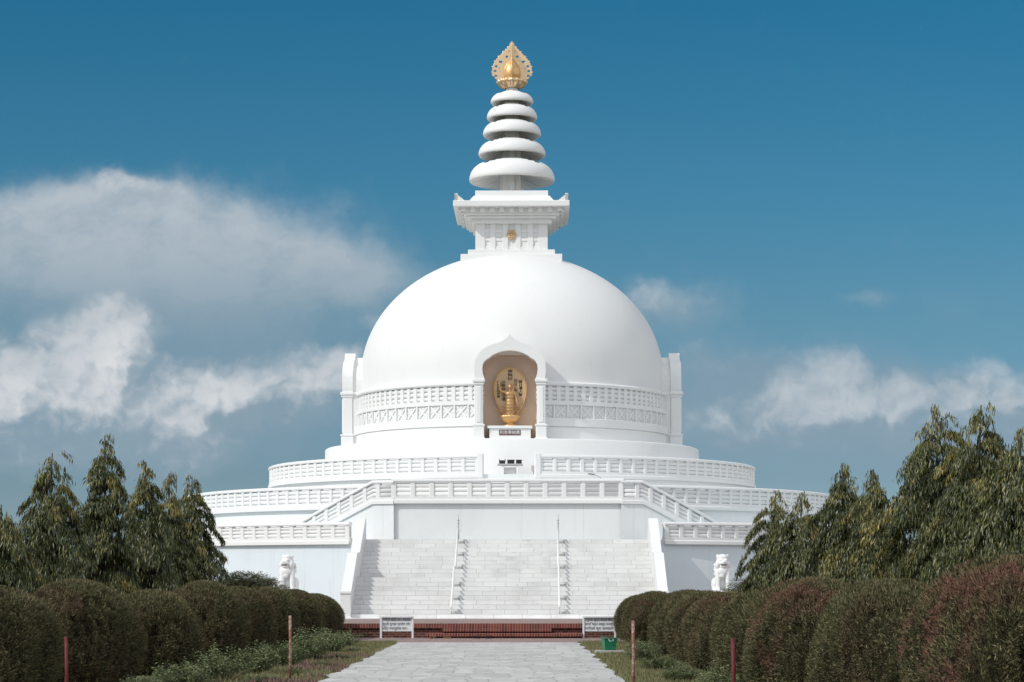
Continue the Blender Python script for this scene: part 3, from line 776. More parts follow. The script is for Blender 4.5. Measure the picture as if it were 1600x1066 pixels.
# figure: one continuous remeshed surface
b = MB()
b.limb((0,.02,.56),.155,(0,.0,1.0),.165); b.limb((-.075,.02,.5),.085,(-.07,0,1.0),.11); b.limb((.075,.02,.5),.085,(.07,0,1.0),.11)
b.ball((0,0,1.08),(.175,.12,.14)); b.ball((0,0,1.26),(.15,.11,.16)); b.ball((0,-.01,1.40),(.185,.12,.12))
b.limb((0,0,1.45),.06,(0,-.01,1.58),.058)
b.ball((0,-.02,1.69),(.098,.108,.128)); b.ball((0,.02,1.80),(.055,.055,.055)); b.ball((0,-.128,1.675),(.016,.02,.026),8)
for sg in (-1, 1): b.ball((sg*.1,0,1.67),(.015,.025,.05),8)
b.limb((-.17,0,1.47),.062,(-.36,-.05,1.52),.048); b.limb((-.36,-.05,1.52),.046,(-.42,-.09,1.80),.032)
b.ball((-.425,-.1,1.85),(.03,.02,.045),8)
for i in range(4): b.limb((-.448+.015*i,-.1,1.88),.009,(-.455+.02*i,-.11,1.95-.012*abs(i-1.5)),.007)
b.limb((-.40,-.11,1.84),.01,(-.375,-.12,1.88),.008)
b.limb((.17,0,1.46),.062,(.235,.0,1.22),.048); b.limb((.235,0,1.22),.046,(.27,-.05,.98),.032)
b.ball((.275,-.055,.93),(.022,.03,.045),8)
for i in range(4): b.limb((.276,-.08+.016*i,.90),.009,(.28,-.08+.016*i,.83+.01*abs(i-1.5)),.007)
for sg in (-1,1): b.limb((sg*.07,.02,.5),.05,(sg*.075,-.1,.505),.035)
for k in range(4): b.tube([(.16*cos(t),-.01-.13*sin(t)-.02, .72+.13*k+.03*cos(2*t)) for t in [pi*j/12 for j in range(13)]], .014, 6)
fg = obj('figure', remesh(b, 'figure', .0105, 2), BRONZE, stt); fg.scale = (1.14, 1.1, 1.03); fg.location = (0, 0, -.02)

# ------------------------------------------------------------------ altar on the upper terrace
al = thing('altar_table', 'small grey stone altar table standing before the upper white wall', 'table', P(.03, -9.35, T3Z), R(-.6))
m = MB(); m.bbox(-.54,.54,-.25,.25,.46,.53,.012); obj('table_top', m, GREYW, al)
for sg in (-1, 1):
    m = MB(); m.bbox(sg*.31-.05, sg*.31+.05, -.2,.2,0,.46,.01); obj('leg', m, WHITE, al)
m = MB(); m.bbox(-.26,.26,.05,.15,0,.38,.01); obj('back_panel', m, WHITE, al)
for (x, w, nm, lb) in ((-.34,.13,'incense_burner','black incense burner with notched rim at the left of the altar table'), (.03,.15,'offering_box','wide black offering box in the middle of the altar table'), (.37,.12,'candle_box','narrow black candle box at the right of the altar table')):
    m = MB(); zz = T3Z+.53
    t = thing(nm, lb, 'box', P(.03+x, -9.4, zz), R(-.6), 'black vessels on the altar')
    m.bbox(-w, w, -.1, .1, .012, .15, .012); obj('body', m, DARK, t)
    m = MB()
    if nm == 'incense_burner':
        for q in (-1,1): m.bbox(q*w-.02, q*w+.02, -.1,.1,.15,.19,.006); m.bbox(q*w*.6-.02, q*w*.6+.02,-.09,.09,0,.012,.003)
    else: m.bbox(-w-.015, w+.015, -.115,.115,.15,.17,.006); m.bbox(-w*.7, w*.7,-.08,.08,0,.012,.003)
    obj('handles' if nm == 'incense_burner' else 'rim', m, DARK, t)
lamp = thing('junction_box', 'small pinkish metal box beside the right gate pier of the upper terrace', 'box', P(1.03, -10.9, T3Z), R(-.6))
m = MB(); m.bbox(-.1,.1,-.06,.06,.14,.38,.012); obj('casing', m, mat('pinkish_grey', lambda T,b:(.5,.42,.42), .5), lamp)
m = MB(); m.bbox(-.055,.055,-.068,-.058,.2,.32,.003); obj('window', m, GREYW, lamp)
m = MB(); m.bbox(-.03,.03,-.03,.03,0,.14,.004); obj('stand', m, GREYW, lamp)

# ------------------------------------------------------------------ guardian lions
def lion(x, turn, label, flip):
    t = thing('lion_statue', label, 'statue', P(x, -22., 0), R(-.6), 'white guardian lions beside the stairs')
    m = MB(); m.bbox(-.62,.62,-.7,.7,.44,1.36,.02); pd = obj('plinth', m, WHITE, t)
    m = MB(); m.bbox(-.55,.62,-.62,.62,1.355,1.46,.02); obj('slab', m, WHITE, pd)
    b = MB(); z0 = 1.44
    def v(x_, y_, z_): return (x_*flip, y_, z0+z_)
    b.ball(v(0,.2,.34),(.30,.36,.34)); b.ball(v(0,.02,.66),(.27,.25,.30)); b.ball(v(0,-.1,.78),(.24,.2,.22))
    for sg in (-1, 1):
        b.limb(v(sg*.17,-.16,.72),.12,v(sg*.185,-.25,.34),.085); b.limb(v(sg*.185,-.25,.36),.085,v(sg*.185,-.26,.08),.08)
        b.ball(v(sg*.19,-.34,.07),(.105,.14,.075))
        for k in range(3): b.ball(v(sg*.19-.06+.06*k,-.45,.05),(.032,.045,.045),8)
        b.ball(v(sg*.27,.12,.26),(.13,.26,.24)); b.limb(v(sg*.29,.05,.12),.09,v(sg*.3,-.22,.06),.07)
        b.ball(v(sg*.3,-.28,.06),(.09,.12,.06))
    b.limb(v(.05,.5,.2),.08,v(.12,.52,.75),.11); b.ball(v(.12,.5,.85),(.12,.1,.14))
    Mh = Matrix.Translation((0,-.14,z0+1.04)) @ Matrix.Rotation(R(turn), 4, 'Z')
    h = MB()
    h.ball((0,.02,.06),(.225,.23,.235)); h.ball((0,-.17,-.01),(.15,.16,.10)); h.ball((0,-.15,-.135),(.125,.13,.05)); h.ball((0,-.30,.04),(.06,.05,.045),8)
    h.ball((0,-.02,.2),(.2,.18,.12))
    for sg in (-1, 1):
        h.ball((sg*.19,.02,.235),(.05,.04,.09),8); h.ball((sg*.09,-.19,.10),(.065,.06,.04),8); h.ball((sg*.08,-.215,.075),(.03,.02,.028),8)
        h.ball((sg*.2,-.03,-.08),(.08,.13,.16))
        for k in range(5): h.ball((sg*(.05+.035*k)-.0,.05,.28-.012*k*k),(.04,.07,.04),8)
    b.add(h.v, h.f, True, Mh)
    for k in range(46):                                 # mane curls over shoulders and chest
        a = random.uniform(-2.0, 2.0); zz = random.uniform(.62, 1.0); r = .26+.03*random.random()
        b.ball(v(r*sin(a), -.05-(.24)*cos(a), zz), (.05,.05,.05), 8)
    b.ball(v(-.03,-.30,.72),(.17,.07,.14)); b.ball(v(-.03,-.31,.58),(.09,.06,.09))
    body = obj('body', remesh(b, 'body', .018, 2), WHITE, t)
    m = MB(); m.bbox(-.105,.105,-.295,-.1,-.095,-.062,.01, Mh); obj('mouth', m, DARK, t)
lion(7.97, 6, 'white stone lion seated right of the stairs, before the bluish shaded wall', 1)
lion(-8.0, -22, 'white stone lion seated left of the stairs, beside a spreading bush, head turned aside', 1)

# ------------------------------------------------------------------ signs
def sign(px, lines, label):
    t = thing('notice_board', label, 'sign', (at(px, 996, 67.3).x, 67.3, 0), 0, 'white notice boards before the brick platform')
    w, hgt = .49, .70
    for sg in (-1, 1):
        m = MB(); m.bbox(sg*w-.03, sg*w+.03, -.035, .035, 0, hgt, .006); obj('post', m, SIGNW, t)
    m = MB(); m.bbox(-w+.03, w-.03, -.09, .03, hgt-.055, hgt-.005, .006); obj('top_bar', m, SIGNW, t)
    m = MB(); m.bbox(-w+.03, w-.03, .0, .02, .22, hgt-.055, .003); bd = obj('board', m, SIGNW, t)
    for i, (tx, ww) in enumerate(lines):
        me = text_mesh(tx, .115, 'lettering', .002, width=ww)
        o = obj('lettering', me, INK, bd); o.rotation_euler = (R(90),0,0); o.location = (-(.88-ww)/2, -.003, .575-i*.135)
sign(620, (('सिगरेट बीडी पान मसाला', .86), ('सुर्ती गुटखा प्रयोग गरेर', .86), ('भित्र नजानुहोला तल।', .76)), 'white notice board with black script at the left end of the brick steps')
sign(936.5, (('स्तूपमा जुत्ता चप्पल लगाई', .88), ('माथि चढ्न सख्त मनाही', .88), ('गरिएको कुरा जानकारी', .88)), 'white notice board with black script beside the green bin')

# ------------------------------------------------------------------ bin, stakes, shoes
bz = 51.5; bx = at(952,1016,bz).x
m = MB()
sl = MB(); sl.bbox(-.36,.34,-.3,.3,0,.1,.02); sl = obj('concrete_slab', sl, CONC); sl.location = (bx+.02, bz, 0)
tag(sl, 'low concrete slab in the grass under the green bin', 'slab')
bn = thing('rubbish_bin', 'green plastic bin with a loose lid on a concrete slab by the path', 'bin', (bx,bz,.1), R(12))
m = MB(); L = [(.135,0),(.145,.01),(.175,.25),(.19,.26),(.19,.275),(.165,.275),(.13,.02),(0,.02)]
m.lathe([(r*1.02,z) for r,z in L], 4, smooth=False, rot=pi/4)
m.v = [(x*1.22,y*1.1,z) for x,y,z in m.v]; obj('body', m, GREEN, bn)
m = MB(); m.bbox(-.175,.175,-.15,.15,.278,.298,.008, Matrix.Translation((-.02,0,.012)) @ Matrix.Rotation(R(4),4,'Y') @ Matrix.Rotation(R(8),4,'Z')); obj('lid', m, GREEN, bn)
m = MB(); m.tube([(-.05,-.16,.26),(-.05,-.185,.22),(.05,-.185,.22),(.05,-.16,.26)], .008, 6); obj('handle', m, SIGNW, bn)
def stake(px, ytop, Z, r, mt, label):
    p = at(px, 0, Z); h = at(px, ytop, Z).z
    m = MB(); m.tube([(0,0,-.1),(.01,0,h*.5),(0,.01,h)], [r,r*.97,r*.92], 10); o = obj('stake', m, mt); o.location = (p.x, Z, 0)
    tag(o, label, 'stake')
stake(453, 962, 37.5, .026, RUST, 'tall worn red and white stake among the pale shrubs left of the path')
stake(103, 995, 28, .025, DKRED, 'short dark red stake in front of the dark hedge at the far left')
stake(989, 970, 34.5, .027, RUST, 'tall thin faded red stake at the right edge of the path')
stake(1145, 998, 27, .027, DKRED, 'thick dark red stake in front of the right hedge')
def sandal(px, py, Z, rz, mt, label, zt):
    p = at(px, py, Z); t = thing('sandals', label, 'sandals', (p.x, Z, zt), rz, 'footwear left at the brick steps')
    for sg in (-1, 1):
        m = MB(); m.extrude([(sg*.06+.04*cos(a)*(1.1 if sin(a) > 0 else .9), .12*sin(a)) for a in [2*pi*j/14 for j in range(14)]], .0, .03); so = obj('sole', m, mt, t)
        m = MB(); m.tube([(sg*.06+.045*cos(a), .03, .03+.05*sin(a)) for a in [pi*j/6 for j in range(7)]], .016, 6); obj('strap', m, mt, so)
for a in ((676,.0,'TAN','tan pair of sandals at the left end of the lowest brick step'), (699,.4,'TAN','light brown pair of sandals next to the leftmost pair on the ground'), (745,-.2,'DARK','larger black pair of sandals before the middle of the brick steps'), (764,.3,'DARK','small black pair of sandals just right of the larger black pair')):
    sandal(a[0], 996, 66.85, a[1], {'TAN':TAN,'DARK':DARK}[a[2]], a[3], .012)

# ------------------------------------------------------------------ vegetation
rng = np.random.default_rng(11)
def nrm(a): return a/np.maximum(np.linalg.norm(a, axis=-1, keepdims=True), 1e-9)
def leaves(pos, d, nn, L, Wd, tint, bend=0.):
    """leaf quads: base pos, direction d, side from nn, two quads each when bent"""
    n = len(pos); side = nrm(np.cross(d, nn)); L = np.broadcast_to(np.asarray(L, float), (n,))[:,None]; Wd = np.broadcast_to(np.asarray(Wd, float), (n,))[:,None]
    up = nrm(np.cross(side, d))
    mid = pos+d*L*.45; tip = pos+d*L-up*L*bend
    v = np.stack([pos, mid+side*Wd*.5+up*Wd*.18, tip, mid-side*Wd*.5+up*Wd*.18, mid], 1).reshape(-1, 3)
    b = (np.arange(n)*5)[:,None]
    f = np.concatenate([b+np.array([[0,1,2,4]]), b+np.array([[0,4,2,3]])], 1).reshape(-1, 4)
    return v, f, np.repeat(tint, 2)
def leaf_mesh(name, parts, mats):
    """parts: list of (verts, quads, tint, material index)"""
    V = np.concatenate([p[0] for p in parts]); off = np.cumsum([0]+[len(p[0]) for p in parts[:-1]])
    Q = np.concatenate([p[1]+o for p, o in zip(parts, off)]); tt = np.concatenate([p[2] for p in parts]).astype(np.float32)
    mi = np.concatenate([np.full(len(p[1]), p[3], np.int32) for p in parts])
    me = bpy.data.meshes.new(name); me.vertices.add(len(V)); me.vertices.foreach_set('co', V.astype(np.float32).ravel())
    me.loops.add(len(Q)*4); me.loops.foreach_set('vertex_index', Q.astype(np.int32).ravel())
    me.polygons.add(len(Q)); me.polygons.foreach_set('loop_start', np.arange(len(Q), dtype=np.int32)*4)
    me.polygons.foreach_set('material_index', mi)
    a = me.attributes.new('tint', 'FLOAT', 'FACE'); a.data.foreach_set('value', np.clip(tt, 0, 1))
    me.update(calc_edges=True); me.validate()
    for m in mats: me.materials.append(m)
    return me
def grid_surface(fn, nu, nv):
    u, v = np.meshgrid(np.linspace(0, 2*pi, nu+1), np.linspace(0, 1, nv+1), indexing='ij')
    p = fn(u.ravel(), v.ravel()); idx = np.arange((nu+1)*(nv+1)).reshape(nu+1, nv+1)
    q = np.stack([idx[:-1,:-1], idx[1:,:-1], idx[1:,1:], idx[:-1,1:]], -1).reshape(-1, 4)
    return p, q

def ashoka(H, rb, n, seed, lean=0., wisp=0.):
    """weeping crown: drooping tongues of hanging leaves laid over each other, dark between them"""
    r_ = np.random.default_rng(seed)
    k0 = 330; nb = int(n*1.75/k0)
    ph = r_.random(3)*6.28
    def prof(t, a):
        p = np.clip(1-t, 0, 1)**.60*np.clip(.82+1.2*t, 0, 1)
        return rb*p*(1+.15*np.sin(2*a+ph[0]+6*t)+.13*np.sin(3*a+ph[1]-9*t))
    P_, D_, N_, T_, LL = [], [], [], [], []
    def tongue(base, out, Rb, rise, droop, k, ti0, wide):
        s_ = .12+.88*r_.random(k)**.72
        side = np.array([-out[1], out[0], 0.])
        w = wide*(1-.45*s_)*r_.normal(0, 1, k)*.5
        p = base+np.outer(s_*Rb, out)+np.outer(w, side); p[:,2] += rise*np.minimum(s_*2.2,1)-droop*s_**2.1-.10*r_.random(k)-.35*w**2/max(wide,.05)
        p += r_.normal(0, .022, (k,3))
        a2 = np.arctan2(out[1], out[0])+r_.normal(0, 1.1, k)
        d = np.stack([np.cos(a2)*.40, np.sin(a2)*.40, -.75-.6*r_.random(k)], 1)+r_.normal(0, .20, (k,3))
        nnv = np.stack([np.cos(a2), np.sin(a2), .55+.3*r_.random(k)], 1)+r_.normal(0, .30, (k,3))
        P_.append(p); D_.append(nrm(d)); N_.append(nrm(nnv))
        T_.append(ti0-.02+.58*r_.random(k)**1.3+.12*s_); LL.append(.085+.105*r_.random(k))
    for i in range(nb):
        t = 1-((i+.5)/nb)**.62; t = min(max(t+r_.normal(0, .02), .0), .97); h = H*t*.985
        a = i*2.39996+r_.normal(0, .35); out = np.array([cos(a), sin(a), 0])
        Rb = float(prof(t, a))*(.70+.52*r_.random())+.05
        if r_.random() < .10: Rb *= 1.22
        droop = (.45+.55*r_.random())*(.32+.75*Rb)
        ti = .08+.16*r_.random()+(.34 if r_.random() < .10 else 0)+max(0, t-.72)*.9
        tongue(np.array([lean*t*t, 0, h]), out, Rb, .10+.25*Rb, droop, int(k0*(.45+.55*min(1, Rb/.7))) if t < .9 else 45, ti, .20+.13*Rb)
    # thin leading shoots at the top
    top = np.array([lean, 0, H])
    for q in range(5):
        a = r_.random()*6.28; L = .10+.14*r_.random()+(wisp if q == 0 else 0)
        tongue(top+np.array([0,0,-.05-.10*q]), np.array([cos(a), sin(a), 0]), L, .12, .16, 26, .42, .10)
    pos, d, nn, tt, L = map(np.concatenate, (P_, D_, N_, T_, LL))
    keep = pos[:,2] > .05; pos, d, nn, tt, L = pos[keep], d[keep], nn[keep], tt[keep], L[keep]
    v, f, tq = leaves(pos, d, nn, L, L*.19, tt, .14)
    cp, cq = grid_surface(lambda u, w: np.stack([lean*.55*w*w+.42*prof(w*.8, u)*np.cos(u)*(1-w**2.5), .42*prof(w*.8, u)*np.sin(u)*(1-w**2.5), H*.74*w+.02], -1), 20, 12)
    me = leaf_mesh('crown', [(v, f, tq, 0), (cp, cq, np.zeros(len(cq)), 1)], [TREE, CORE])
    tr = MB(); tr.tube([(lean*q**2,0,H*q-.1*(q==0)) for q in [j/8*.99 for j in range(9)]], [.075*(1-.9*j/8)+.006 for j in range(9)], 8)
    for j in range(14):
        q = .12+.8*j/14; a = j*2.4; rr = rb*(1-q)*.8; z = H*q; lx = lean*q*q
        tr.tube([(lx,0,z),(lx+rr*.5*cos(a),rr*.5*sin(a),z+.12),(lx+rr*cos(a),rr*sin(a),z-.25*rr-.1)], [.025*(1-q)+.008,.015*(1-q)+.006,.004], 6)
    return me, tr.mesh('trunk')
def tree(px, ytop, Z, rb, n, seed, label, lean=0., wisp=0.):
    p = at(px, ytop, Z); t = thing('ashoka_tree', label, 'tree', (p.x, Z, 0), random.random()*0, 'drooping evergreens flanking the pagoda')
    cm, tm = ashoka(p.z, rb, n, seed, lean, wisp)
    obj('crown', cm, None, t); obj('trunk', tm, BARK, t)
# left row
tree(2, 786, 45, 1.30, 18750, 1, 'low drooping evergreen cut by the left edge of the picture')
tree(76, 705, 48, 1.43, 23750, 2, 'broad drooping evergreen with a bent thin tip, second from the left', .08, .22)
tree(164, 677, 51, 1.22, 22500, 3, 'tallest drooping evergreen of the left row with a pointed yellowish top')
tree(228, 719, 55, 1.18, 18750, 4, 'drooping evergreen just right of the tallest one in the left row')
tree(264, 737, 57, 1.05, 15000, 5, 'slightly lower drooping evergreen squeezed between two neighbours in the left row')
tree(300, 742, 60, 1.24, 20000, 6, 'drooping evergreen of the left row closest to the pagoda wall')
# right row
tree(1212, 765, 63, 1.43, 18750, 7, 'lowest drooping evergreen of the right row, closest to the lion', 0, .1)
tree(1250, 768, 60, 1.55, 20000, 8, 'low drooping evergreen just behind the first one of the right row', .04)
tree(1318, 721, 55, 1.72, 22500, 9, 'mid height drooping evergreen with wispy tip in the right row', -.03, .12)
tree(1364, 731, 53, 1.55, 22500, 10, 'yellowish drooping evergreen left of the tall ones in the right row')
tree(1464, 633, 47, 2.13, 37500, 11, 'tall drooping evergreen with a pale upright top in the right row')
tree(1524, 629, 45, 1.98, 35000, 12, 'tallest drooping evergreen of the right row with a crooked dark tip', .12, .25)
tree(1594, 667, 41, 1.80, 30000, 13, 'drooping evergreen cut by the right edge of the picture')

def bush(a, b, H, n, seed, name='hedge_bush', L0=.045):
    r_ = np.random.default_rng(seed)
    ph = r_.random(6)*6.28
    def surf(u, v, k=1.0):
        # v 0 bottom .. 1 top: bulging sides and a rounded top
        e = .80; tt = v*pi/2*1.32-.32*pi/2
        rr = np.where(tt < 0, 1-.55*(np.abs(tt)/(.32*pi/2))**2*.28, np.abs(np.cos(np.clip(tt,0,pi/2)))**e)
        zz = np.where(tt < 0, .36*(1+tt/(.32*pi/2)), .36+.64*np.abs(np.sin(np.clip(tt,0,pi/2)))**.92)
        cu, su = np.cos(u), np.sin(u); p_ = .86
        x = np.sign(cu)*np.abs(cu)**p_; y = np.sign(su)*np.abs(su)**p_
        wob = 1+.06*np.sin(3*u+ph[0]+2*zz)+.05*np.sin(5*u+ph[1]-5*zz)+.03*np.sin(2*u+6*zz+ph[2])+.018*np.sin(9*u+ph[3])
        return np.stack([a*x*rr*wob*k, b*y*rr*wob*k, H*zz*k*(1+.02*np.sin(4*u+ph[4]))], -1)
    cp, cq = grid_surface(lambda u, v: surf(u, v, .93), 40, 18)
    cp += r_.normal(0, .012, cp.shape)
    u = r_.random(n)*2*pi; v = r_.random(n)**.85
    p0 = surf(u, v); pu = surf(u+.01, v)-p0; pv = surf(u, np.minimum(v+.01, 1))-surf(u, np.minimum(v+.01,1)-.01)
    nr = nrm(np.cross(pu, pv)); nr = np.where((nr*p0).sum(1, keepdims=True) < 0, -nr, nr)
    dep = r_.random(n)**1.6
    q7 = np.sin(19*p0[:,0]+ph[0]+4*p0[:,2])*np.sin(17*p0[:,1]+ph[1]-3*p0[:,2])*np.sin(7*p0[:,2]+ph[2])+.6*np.sin(41*p0[:,0]+ph[3])*np.sin(37*p0[:,1]+ph[4])*np.sin(15*p0[:,2]+ph[5])
    sel = (q7 > -.22) | (r_.random(n) < .16)
    u, v, p0, nr, dep, q7 = u[sel], v[sel], p0[sel], nr[sel], dep[sel], q7[sel]; n = len(u)
    p = p0-nr*(dep*.12+.05*(q7 < -.1))[:,None]
    p += nr*(np.maximum(0, r_.normal(0, .016, n))+.042*np.clip(q7, -.6, 1.))[:,None]
    d = nrm(nr*.75+np.array([0,0,.25])+r_.normal(0,.55,(n,3)))
    nn = nrm(r_.normal(0,1,(n,3)))
    low = .5+.5*np.sin(2.3*p[:,0]*2+ph[0])*np.sin(1.9*p[:,1]*1.5+ph[1])*np.sin(2.7*p[:,2]*2+ph[2])
    tint = .10+.74*r_.random(n)**1.2+.24*(low-.5)
    L = L0*(.6+1.0*r_.random(n))
    vv, f, tq = leaves(p, d, nn, L, L*.27, tint)
    # stray shoots
    k = n//32; s = r_.integers(0, n, k)
    pv_, f2, t2 = leaves(p0[s], nrm(nr[s]+np.array([0,0,.6])+r_.normal(0,.3,(k,3))), nrm(r_.normal(0,1,(k,3))), L0*2.2, L0*.3, .5+.4*r_.random(k))
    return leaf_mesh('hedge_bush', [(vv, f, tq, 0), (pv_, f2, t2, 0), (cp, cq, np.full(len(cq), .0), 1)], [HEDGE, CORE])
ORD = ['first','second','third','fourth','fifth','sixth','seventh','eighth','ninth','tenth']
BV = [bush(.86, 2.3, 1.6, 100000, 21+q, L0=.042) for q in range(5)]
near = [bush(.86, 1.9+.15*q, 1.62, 150000, 31+q, L0=.036) for q in range(3)]
def place_bush(px_edge, Z, side, top, w, k, label, me, red):
    edge = (px_edge-CX)/F*Z; x = edge+side*w
    h = at(0, top, Z).z
    o = obj('hedge_bush', me); o.location = (x, Z, 0); o.scale = (w/.86, 1, h/1.6); o.rotation_euler = (0,0,(k % 2)*pi)
    o.color = (red, 0, 0, 1)                            # how far its leaves have turned russet
    tag(o, label, 'bush', 'clipped bushes of the hedge rows')
left = [(532,66,931,.80),(503,61,925,.82),(467,56,922,.84),(427,51.5,922,.86),(384,46.5,914,.88),(308,41,928,.84),(207,35.5,915,.9),(78,30.5,926,.9)]
for i, (e, Z, tp, w) in enumerate(left):
    place_bush(e, Z, -1, tp, w, i, ORD[i]+' round-topped clipped bush from the stairs in the dark left hedge', BV[(i*2) % 5] if i < 6 else near[i % 3], (.2,.3,.2,.35,.2,.2,.3,.1)[i])
right = [(963,66,933,.8),(978,60.5,928,.82),(1020,50.5,927,.84),(1042,46,929,.84),(1070,41.5,931,.86),(1122,36,929,.86),(1173,31,914,.90),(1281,25.8,918,.84),(1436,20.5,888,.84)]
for i, (e, Z, tp, w) in enumerate(right):
    place_bush(e, Z, 1, tp, w, i, ORD[i]+' clipped red-brown bush from the stairs in the right hedge', BV[(i*3+1) % 5] if i < 6 else near[i % 3], (.2,.6,.25,.3,.55,.1,.8,.25,1.)[i])

def shrub(rx, H, n, seed, L0=.05, matl=SHRUB, spread=.5):
    r_ = np.random.default_rng(seed); ns = 40
    P_, D_, N_, T_ = [], [], [], []
    st_ = MB()
    for i in range(ns):
        a = r_.random()*2*pi; rr = rx*math.sqrt(r_.random()); hh = H*(.45+.55*r_.random())*(1-.35*(rr/rx)**2)
        b0 = np.array([rr*.35*cos(a), rr*.35*sin(a), 0]); b1 = np.array([rr*cos(a), rr*sin(a), hh])
        if i < 16: st_.tube([tuple(b0), tuple((b0+b1)/2+np.array([0,0,hh*.1])), tuple(b1)], [.008,.006,.003], 5)
        k = n//ns; s = .2+.8*r_.random(k)**.7
        p = b0+(b1-b0)*s[:,None]; p += r_.normal(0, .05, (k,3)); a2 = r_.random(k)*2*pi
        P_.append(p); D_.append(nrm(np.stack([np.cos(a2), np.sin(a2), .35+.4*r_.random(k)], 1)))
        N_.append(nrm(np.stack([.3*np.cos(a2*3), .3*np.sin(a2*2), np.ones(k)], 1)+r_.normal(0,.3,(k,3)))); T_.append(.1+.5*r_.random(k)+.4*s*r_.random(k))
    p, d, nn, tt = map(np.concatenate, (P_, D_, N_, T_)); p[:,2] = np.maximum(p[:,2], .02)
    L = L0*(.7+.7*r_.random(len(p)))
    v, f, tq = leaves(p, d, nn, L, L*.45, tt, .15)
    return leaf_mesh('foliage', [(v, f, tq, 0)], [matl]), st_.mesh('stems')
SV = [shrub(.62, .70, 4200, 31), shrub(.55, .62, 3800, 32), shrub(.7, .8, 4600, 33)]
def place_shrub(px, Z, sc, k, label, hs=1.):
    t = thing('flower_shrub', label, 'shrub', ((px-CX)/F*Z, Z, 0), k*1.3, 'pale leafy shrubs edging the path')
    t.scale = (sc, sc, sc*hs)
    obj('foliage', SV[k % 3][0], None, t); obj('stems', SV[k % 3][1], BARK, t)
sl_ = [(222,33,.7,.62),(285,34.5,.8,.8),(345,37,.85,.95),(398,40,.95,1.0),(445,43,.8,1.0),(484,47,.9,1.05),(517,52,1.0,1.0),(540,57,.8,.9)]
for i, (px, Z, sc, hs) in enumerate(sl_[::-1]):
    place_shrub(px, Z, sc, i, ORD[i]+' pale green leafy shrub from the stairs along the left hedge', hs)
lo_ = [(553,53,.4,.5),(530,47.5,.45,.45),(500,43,.45,.5),(462,39.3,.45,.5),(410,36,.5,.5),(350,33,.5,.5),(285,30.3,.5,.5)]
for i, (px, Z, sc, hs) in enumerate(lo_):
    place_shrub(px, Z, sc, i+2, ORD[i]+' low scruffy plant from the stairs along the left path edge', hs)
sr_ = [(1000,53,.7,.8),(1010,46,.75,.8),(1028,41,.7,.7),(1060,36.5,.7,.75),(1130,31,.75,.9),(1262,26,.5,1.2)]
for i, (px, Z, sc, hs) in enumerate(sr_):
    place_shrub(px, Z, sc, i+1, ORD[i]+' green leafy shrub from the stairs at the foot of the right hedge', hs)

def feather(rx, ry, H, n, seed):
    r_ = np.random.default_rng(seed); nb = n//30; P_, D_, T_ = [], [], []
    for i in range(nb):
        a = r_.random()*2*pi; q = math.sqrt(r_.random()); h = H*(.35+.65*r_.random()**.6)*(1-.38*q*q)
        c = np.array([rx*q*cos(a), ry*q*sin(a), h]); od = nrm(np.array([cos(a), sin(a), .25+.3*r_.random()])); Lb = .35+.4*r_.random()
        s = r_.random(30); p = c+np.outer((s-.5)*Lb, od)+r_.normal(0,.02,(30,3)); p[:,2] -= .12*s**2
        dd = nrm(od+r_.normal(0,.45,(30,3))); P_.append(p); D_.append(dd); T_.append(.15+.5*r_.random(30)+.3*s)
    p, d, tt = map(np.concatenate, (P_, D_, T_)); p[:,2] = np.maximum(p[:,2], .03)
    v, f, tq = leaves(p, d, nrm(r_.normal(0,1,d.shape)), .075, .014, tt, .1)
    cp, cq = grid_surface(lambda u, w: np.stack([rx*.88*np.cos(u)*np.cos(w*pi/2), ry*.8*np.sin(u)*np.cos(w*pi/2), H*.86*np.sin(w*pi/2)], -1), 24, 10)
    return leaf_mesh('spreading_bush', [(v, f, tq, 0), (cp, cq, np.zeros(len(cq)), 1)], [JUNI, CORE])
o = obj('spreading_bush', feather(1.5, 1.2, 2.15, 60000, 41)); o.location = (at(382,0,73).x, 73, 0)
tag(o, 'feathery green spreading bush between the left hedge and the white wall', 'bush')
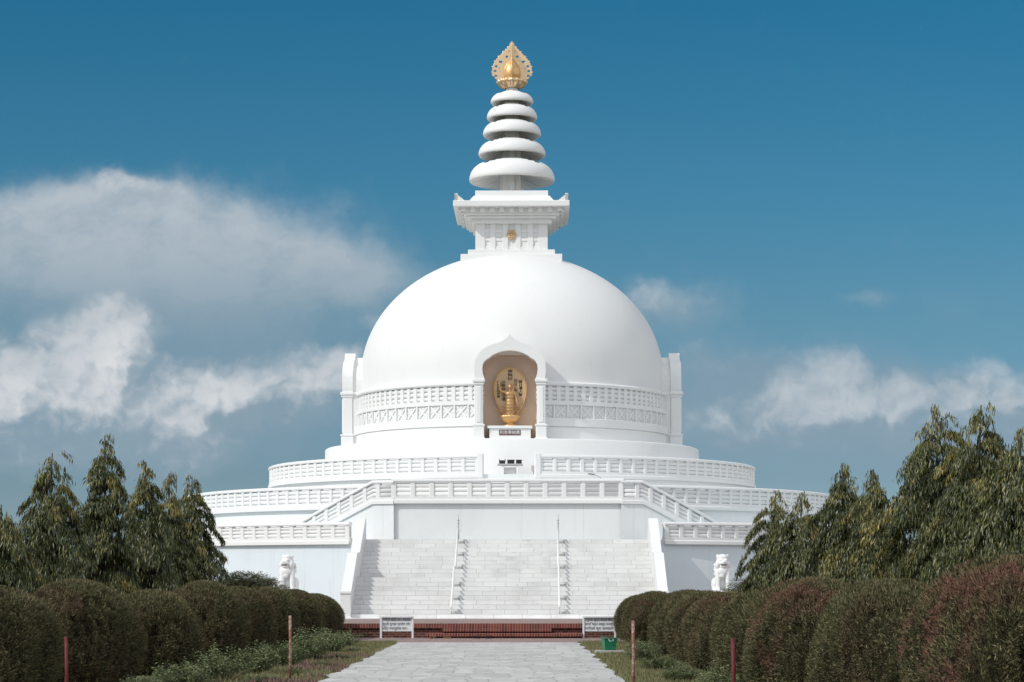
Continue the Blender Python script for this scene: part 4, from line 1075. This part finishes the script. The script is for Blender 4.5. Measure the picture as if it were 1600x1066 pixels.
o = obj('spreading_bush', feather(1.0, .9, 2.0, 20000, 42)); o.location = (at(1176,0,74).x, 74, 0)
tag(o, 'feathery dark green bush between the right lion and the first drooping tree', 'bush')

# grass and red ground cover: nobody could count the blades
def carpet(name, x0, x1, y0, y1, n, hgt, wd, matl, seed, keep=None):
    r_ = np.random.default_rng(seed); x = x0+(x1-x0)*r_.random(n); y = y0+(y1-y0)*r_.random(n)
    if keep is not None: k = keep(x, y, r_); x, y = x[k], y[k]
    n = len(x); p = np.stack([x, y, np.zeros(n)], 1); a = r_.random(n)*2*pi
    d = nrm(np.stack([.5*np.cos(a), .5*np.sin(a), .6+.8*r_.random(n)], 1)); nn = np.stack([np.cos(a), np.sin(a), np.zeros(n)], 1)+r_.normal(0,.4,(n,3))
    v, f, t = leaves(p, d, nrm(nn), hgt*(.5+r_.random(n)), wd, .15+.75*r_.random(n), .3)
    return leaf_mesh(name, [(v, f, t, 0)], [matl])
edge = lambda x, y: .12*np.sin(y*1.9)+.08*np.sin(y*5.1)
o = obj('grass', carpet('grass', -5.6, -3.1, 36, 62.2, 42000, .075, .012, GRASS, 51, lambda x, y, r: (x < -3.33+.18*edge(x,y)+.06*r.random(len(x))) & ((y > 49) | (r.random(len(x)) < .35)))); o['kind'] = 'stuff'
tag(o, 'short dry grass strip along the left edge of the path', 'grass', None, 'stuff')
o = obj('grass', carpet('grass', 1.7, 4.6, 24, 62.2, 62000, .075, .012, GRASS, 52, lambda x, y, r: x > 1.9+.18*edge(x,y)-.06*r.random(len(x)))); o['kind'] = 'stuff'
tag(o, 'short dry grass strip along the right edge of the path', 'grass', None, 'stuff')
o = obj('ground_cover', carpet('ground_cover', -4.3, -3.25, 34, 49.5, 9000, .085, .035, REDCOV, 53, lambda x, y, r: (np.sin(y*.9+1)+np.sin(y*2.3+x*3)+.8*np.sin(x*9+y*4) > .75) & (x < -3.36+.1*np.sin(y*3)+.1*r.random(len(x)))))
tag(o, 'reddish leafy ground cover along the left path edge under the shrubs', 'ground cover', None, 'stuff')
